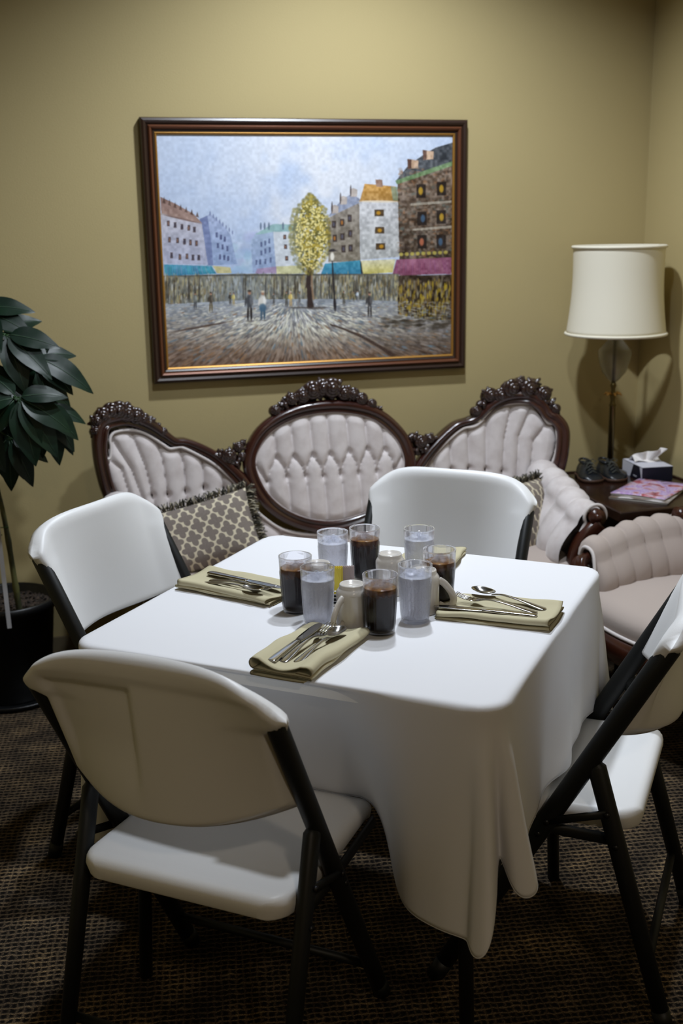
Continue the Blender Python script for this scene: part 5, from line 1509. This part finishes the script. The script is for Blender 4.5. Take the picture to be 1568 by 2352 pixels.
# sweetener caddy with packets
def caddy():
    p = TL(-.040, -.018, TZ + .0015)
    t = thing('sweetener_caddy', p, TH + .35)
    b = MB(); b.box((0, 0, .002), (.072, .052, .004)); bevel(b.build('dish', M_ceramic, t, smooth=False), .001, 2)
    b = MB()
    for z in (.010, .017, .024, .031):
        b.tube([(.032, .022, z), (-.032, .022, z), (-.032, -.022, z), (.032, -.022, z), (.032, .022, z)], .0014, 6)
    for x in (-.032, .032):
        for y in (-.022, .022): b.tube([(x, y, .003), (x, y, .033)], .0016, 6)
    b.build('wire_rack', M_steel, t)
    b = MB(); b.box((0, 0, .012), (.058, .040, .016)); b.build('inner_tray', M_black, t, smooth=False)
    tag(t, 'small wire caddy on a pale dish in the middle of the glasses', 'caddy')
    return p
cp = caddy()
def packet(k, M, x, tilt, z, lb, grp):
    b = MB(); w, h = .036, .052; n = 9
    top = []
    G = []
    for s in (-1, 1):
        pts = [(-w / 2, s * .0012, 0), (w / 2, s * .0012, 0)]
        for i in range(n * 2 + 1):
            pts.append((w / 2 - w * i / (2 * n), s * .0012, h + (.0022 if i % 2 else 0)))
        G.append(pts)
    nn = len(G[0]); b.v = G[0] + G[1]
    b.f = [tuple(range(nn)), tuple(range(nn, 2 * nn))[::-1]] + [(i, (i + 1) % nn, nn + (i + 1) % nn, nn + i) for i in range(nn)]; b.m = [0] * len(b.f)
    o = b.build('sweetener_packet', M, None, smooth=False)
    q = Vector((x[0], x[1], 0)); q.rotate(Matrix.Rotation(TH + .35, 3, 'Z'))
    o.location = (cp.x + q.x, cp.y + q.y, cp.z + z); o.rotation_euler = (tilt, 0, TH + .35 + rnd.uniform(-.1, .1))
    tag(o, lb, 'packet', grp)
for k in range(4):
    packet(k, M_yellow, (-.012 + .002 * k, -.015 + .004 * k), -.18 + .05 * k, .021 + .001 * k, 'yellow sweetener packet standing among the others in the caddy', 'yellow sweetener packets')
for k in range(3):
    packet(k, M_greyp, (.008 + .004 * k, .004 + .005 * k), .02 + .08 * k, .022 + .001 * k, 'pale grey and pink sweetener packet standing behind the yellow ones', 'pale sweetener packets')

# folded napkins: the sheet is traced in cross-section and drawn out along the length
def napkin(ctr, ang, L, w, label, seed, bulge=0.0, grp='khaki napkins at each place'):
    t = thing('napkin', TL(ctr[0], ctr[1], TZ + .0005), TH + ang)
    rn = random.Random(seed)
    g = .0052; th = .0016
    path = []          # (across, height)
    def arc(cx_, cz_, r, a0, a1, n=7):
        return [(cx_ + r * math.cos(a), cz_ + r * math.sin(a)) for a in np.linspace(a0, a1, n)]
    h0 = .0014
    path += [(x, h0) for x in np.linspace(w / 2 - .012, -w / 2 + g, 12)]
    path += arc(-w / 2 + g, h0 + g / 2, g / 2, -PI / 2, -3 * PI / 2)
    path += [(x, h0 + g) for x in np.linspace(-w / 2 + 2 * g, w / 2 - 2 * g, 12)]
    path += arc(w / 2 - g, h0 + 1.5 * g, g / 2, -PI / 2, PI / 2)
    path += [(x, h0 + 2 * g) for x in np.linspace(w / 2 - 2 * g, -w / 2 + g * 1.5, 12)]
    rL = g * .9 + bulge
    path += arc(-w / 2 + rL, h0 + 2 * g + rL, rL, -PI / 2, -3 * PI / 2, 11)
    zt_ = h0 + 2 * g + 2 * rL
    path += [(-w / 2 + 2.0 * rL + (w - 4 * rL) * u, zt_ - (2 * rL - g) * math.sin(PI * u) ** .8 ) for u in np.linspace(.02, .98, 18)]
    path += arc(w / 2 - rL, h0 + 2 * g + rL, rL, PI / 2, -PI / 2 + .5, 10)
    path += [(x, h0 + 2 * g + .0012) for x in np.linspace(w / 2 - 2 * rL, w / 4, 4)]
    N = 26; ph = [rn.uniform(0, 6) for _ in range(8)]
    G = []
    for j in range(N + 1):
        v = j / N; y = -L / 2 + L * v
        row = []
        for k, (a, z) in enumerate(path):
            q = k / len(path)
            wob = .0022 * math.sin(v * 5 + ph[0] + q * 5) + .0012 * math.sin(v * 13 + ph[1] + q * 9)
            end = (1 - v) ** 6 + v ** 6
            zz = h0 + (z - h0) * (1 + .05 * math.sin(v * 6 + ph[2])) * (1 - .35 * (v ** 2) * (bulge > 0))
            row.append((a + wob, y + .004 * math.sin(q * 17 + ph[3]) * end * (1 if v > .5 else -1) * 1.0, max(h0 * .8, zz + .0006 * math.sin(v * 17 + a * 90 + ph[4]) * (z > h0 + g))))
        G.append(row)
    b = MB(); b.grid(G); o = b.build('folded_cloth', M_napkin, t); so = o.modifiers.new('thickness', 'SOLIDIFY'); so.thickness = th; so.offset = 0
    for j, s in ((0, -1), (N, 1)):
        b = MB(); b.tube([Vector(p) + Vector((0, s * .0004, 0)) for p in G[j]], .0010, 5, ref=(0, 1, 0)); b.build('hem', M_napedge, t)
    tag(t, label, 'napkin', grp)
    return t
napkin((.034, -.305), -.03, .235, .122, 'folded khaki napkin nearest the camera, its rolled end at the table edge', 2, .0040)
napkin((.288, .022), PI / 2 + .05, .225, .128, 'folded khaki napkin at the right with fork, spoon and knife', 4, .0008)
napkin((-.268, -.022), -PI / 2 - .14, .235, .120, 'folded khaki napkin at the left with dark cutlery', 6, .0012)
napkin((.045, .318), .10, .18, .125, 'folded khaki napkin at the far side, half hidden behind the right iced tea', 8, .0012)

def strip(b, sta, n=8):
    """flat bar: stations (y, half width, z, thickness, crown)"""
    G = []
    P = spline(sta, n * len(sta))
    top = []; 
    for y, hw, z, th, cr_ in P:
        hw = max(hw, .0003)
        ring = []
        for u in (-1, -.6, 0, .6, 1): ring.append((u * hw, y, z + th / 2 + cr_ * (1 - u * u)))
        for u in (1, .6, 0, -.6, -1): ring.append((u * hw, y, z - th / 2 + cr_ * (1 - u * u)))
        G.append(ring)
    b.grid(G, wrap=True); o = len(b.v) - len(G) * 10
    b.f.append(tuple(o + k for k in range(10))); b.f.append(tuple(o + (len(G) - 1) * 10 + k for k in range(10))[::-1]); b.m += [0, 0]
HAND = [(-.095, .004, .001, .0014, .0004), (-.090, .0088, .001, .0018, .0009), (-.07, .0082, .003, .0020, .001), (-.03, .0045, .008, .0022, .0006), (.005, .0028, .010, .0024, .0004), (.022, .0030, .008, .0022, .0003)]
def make_fork():
    b = MB(); strip(b, HAND + [(.034, .0075, .005, .0014, -.0008), (.044, .0105, .0035, .0013, -.0016), (.052, .0108, .004, .0013, -.0016)])
    for k in range(4):
        x = -.0084 + .0056 * k
        b.tube([(x, .050, .0034), (x * 1.02, .065, .0042), (x * 1.02, .080, .0075), (x, .091, .0115)], [.0015, .0014, .0012, .0005], 8)
    return b.build('fork', M_steel)
def make_spoon():
    b = MB(); strip(b, HAND + [(.034, .0045, .0055, .0016, .0)])
    G = []
    for s in (0, 1):
        for i in range(13):
            r = (i / 12) if s == 0 else (1 - i / 12); row = []
            for k in range(36):
                a = 2 * PI * k / 36
                x = .0165 * r * math.cos(a); y = .060 + .029 * r * math.sin(a) * (1 - .12 * math.sin(a))
                row.append((x, y, .0045 + .0075 * r * r - (.0012 if s else 0)))
            G.append(row)
    b.grid(G, wrap=True)
    return b.build('spoon', M_steel)
def make_knife():
    b = MB(); strip(b, [(-.105, .004, .003, .003, .0006), (-.10, .0088, .003, .0045, .001), (-.06, .0078, .003, .005, .001), (-.01, .0058, .003, .005, .0008), (.003, .0052, .003, .0045, .0006), (.008, .0075, .003, .002, .0002), (.03, .0095, .003, .0014, .0), (.07, .0098, .003, .0012, .0), (.095, .0070, .003, .001, 0), (.104, .001, .003, .0008, 0)])
    return b.build('knife', M_steel)
kn0, fk0, sp0 = make_knife(), make_fork(), make_spoon()
def lay(src, first, a, c, z, tilt, roll, label, grp, sc=1.0, flip=False):
    """from handle end a to tip c, both on the table frame"""
    o = src if first else copy_tree(src)
    p = TL(*a); q = TL(*c); ang = math.atan2(q.y - p.y, q.x - p.x) - PI / 2
    mid = (p + q) / 2
    z += .0060
    o.matrix_world = Matrix.Translation((mid.x, mid.y, TZ + z)) @ Matrix.Rotation(ang, 4, 'Z') @ Matrix.Rotation(tilt, 4, 'X') @ Matrix.Rotation(roll, 4, 'Y') @ Matrix.Scale(sc, 4)
    tag(o, label, src.name.split('.')[0], grp)
lay(kn0, True, (.006, -.402), (.008, -.205), .0150, .01, 0, 'steel table knife on the near napkin', 'table knives', .97)
lay(fk0, True, (.022, -.398), (.036, -.205), .0145, .02, 0, 'steel fork between knife and spoon on the near napkin', 'forks', .98)
lay(sp0, True, (.047, -.385), (.062, -.215), .0145, .02, 0, 'steel spoon on the near napkin', 'spoons', .94)
lay(kn0, False, (.372, -.012), (.170, -.025), .0138, 0, 0, 'steel table knife along the near edge of the right napkin', 'table knives', .97)
lay(fk0, False, (.366, .008), (.192, .034), .0160, .02, 0, 'steel fork on the right napkin, tines toward the mug', 'forks', .94)
lay(sp0, False, (.370, .040), (.212, .086), .0145, .02, 0, 'steel spoon on the right napkin, behind the fork', 'spoons', .94)
lay(kn0, False, (-.350, .004), (-.158, -.036), .0155, 0, 0, 'steel table knife on the left napkin', 'table knives', .97)
lay(fk0, False, (-.335, -.030), (-.155, -.062), .0150, .02, 0, 'steel fork on the left napkin, between its knife and spoon', 'forks', .92)
lay(sp0, False, (-.330, -.050), (-.175, -.078), .0150, .02, 0, 'steel spoon on the left napkin, nearest its front edge', 'spoons', .88)
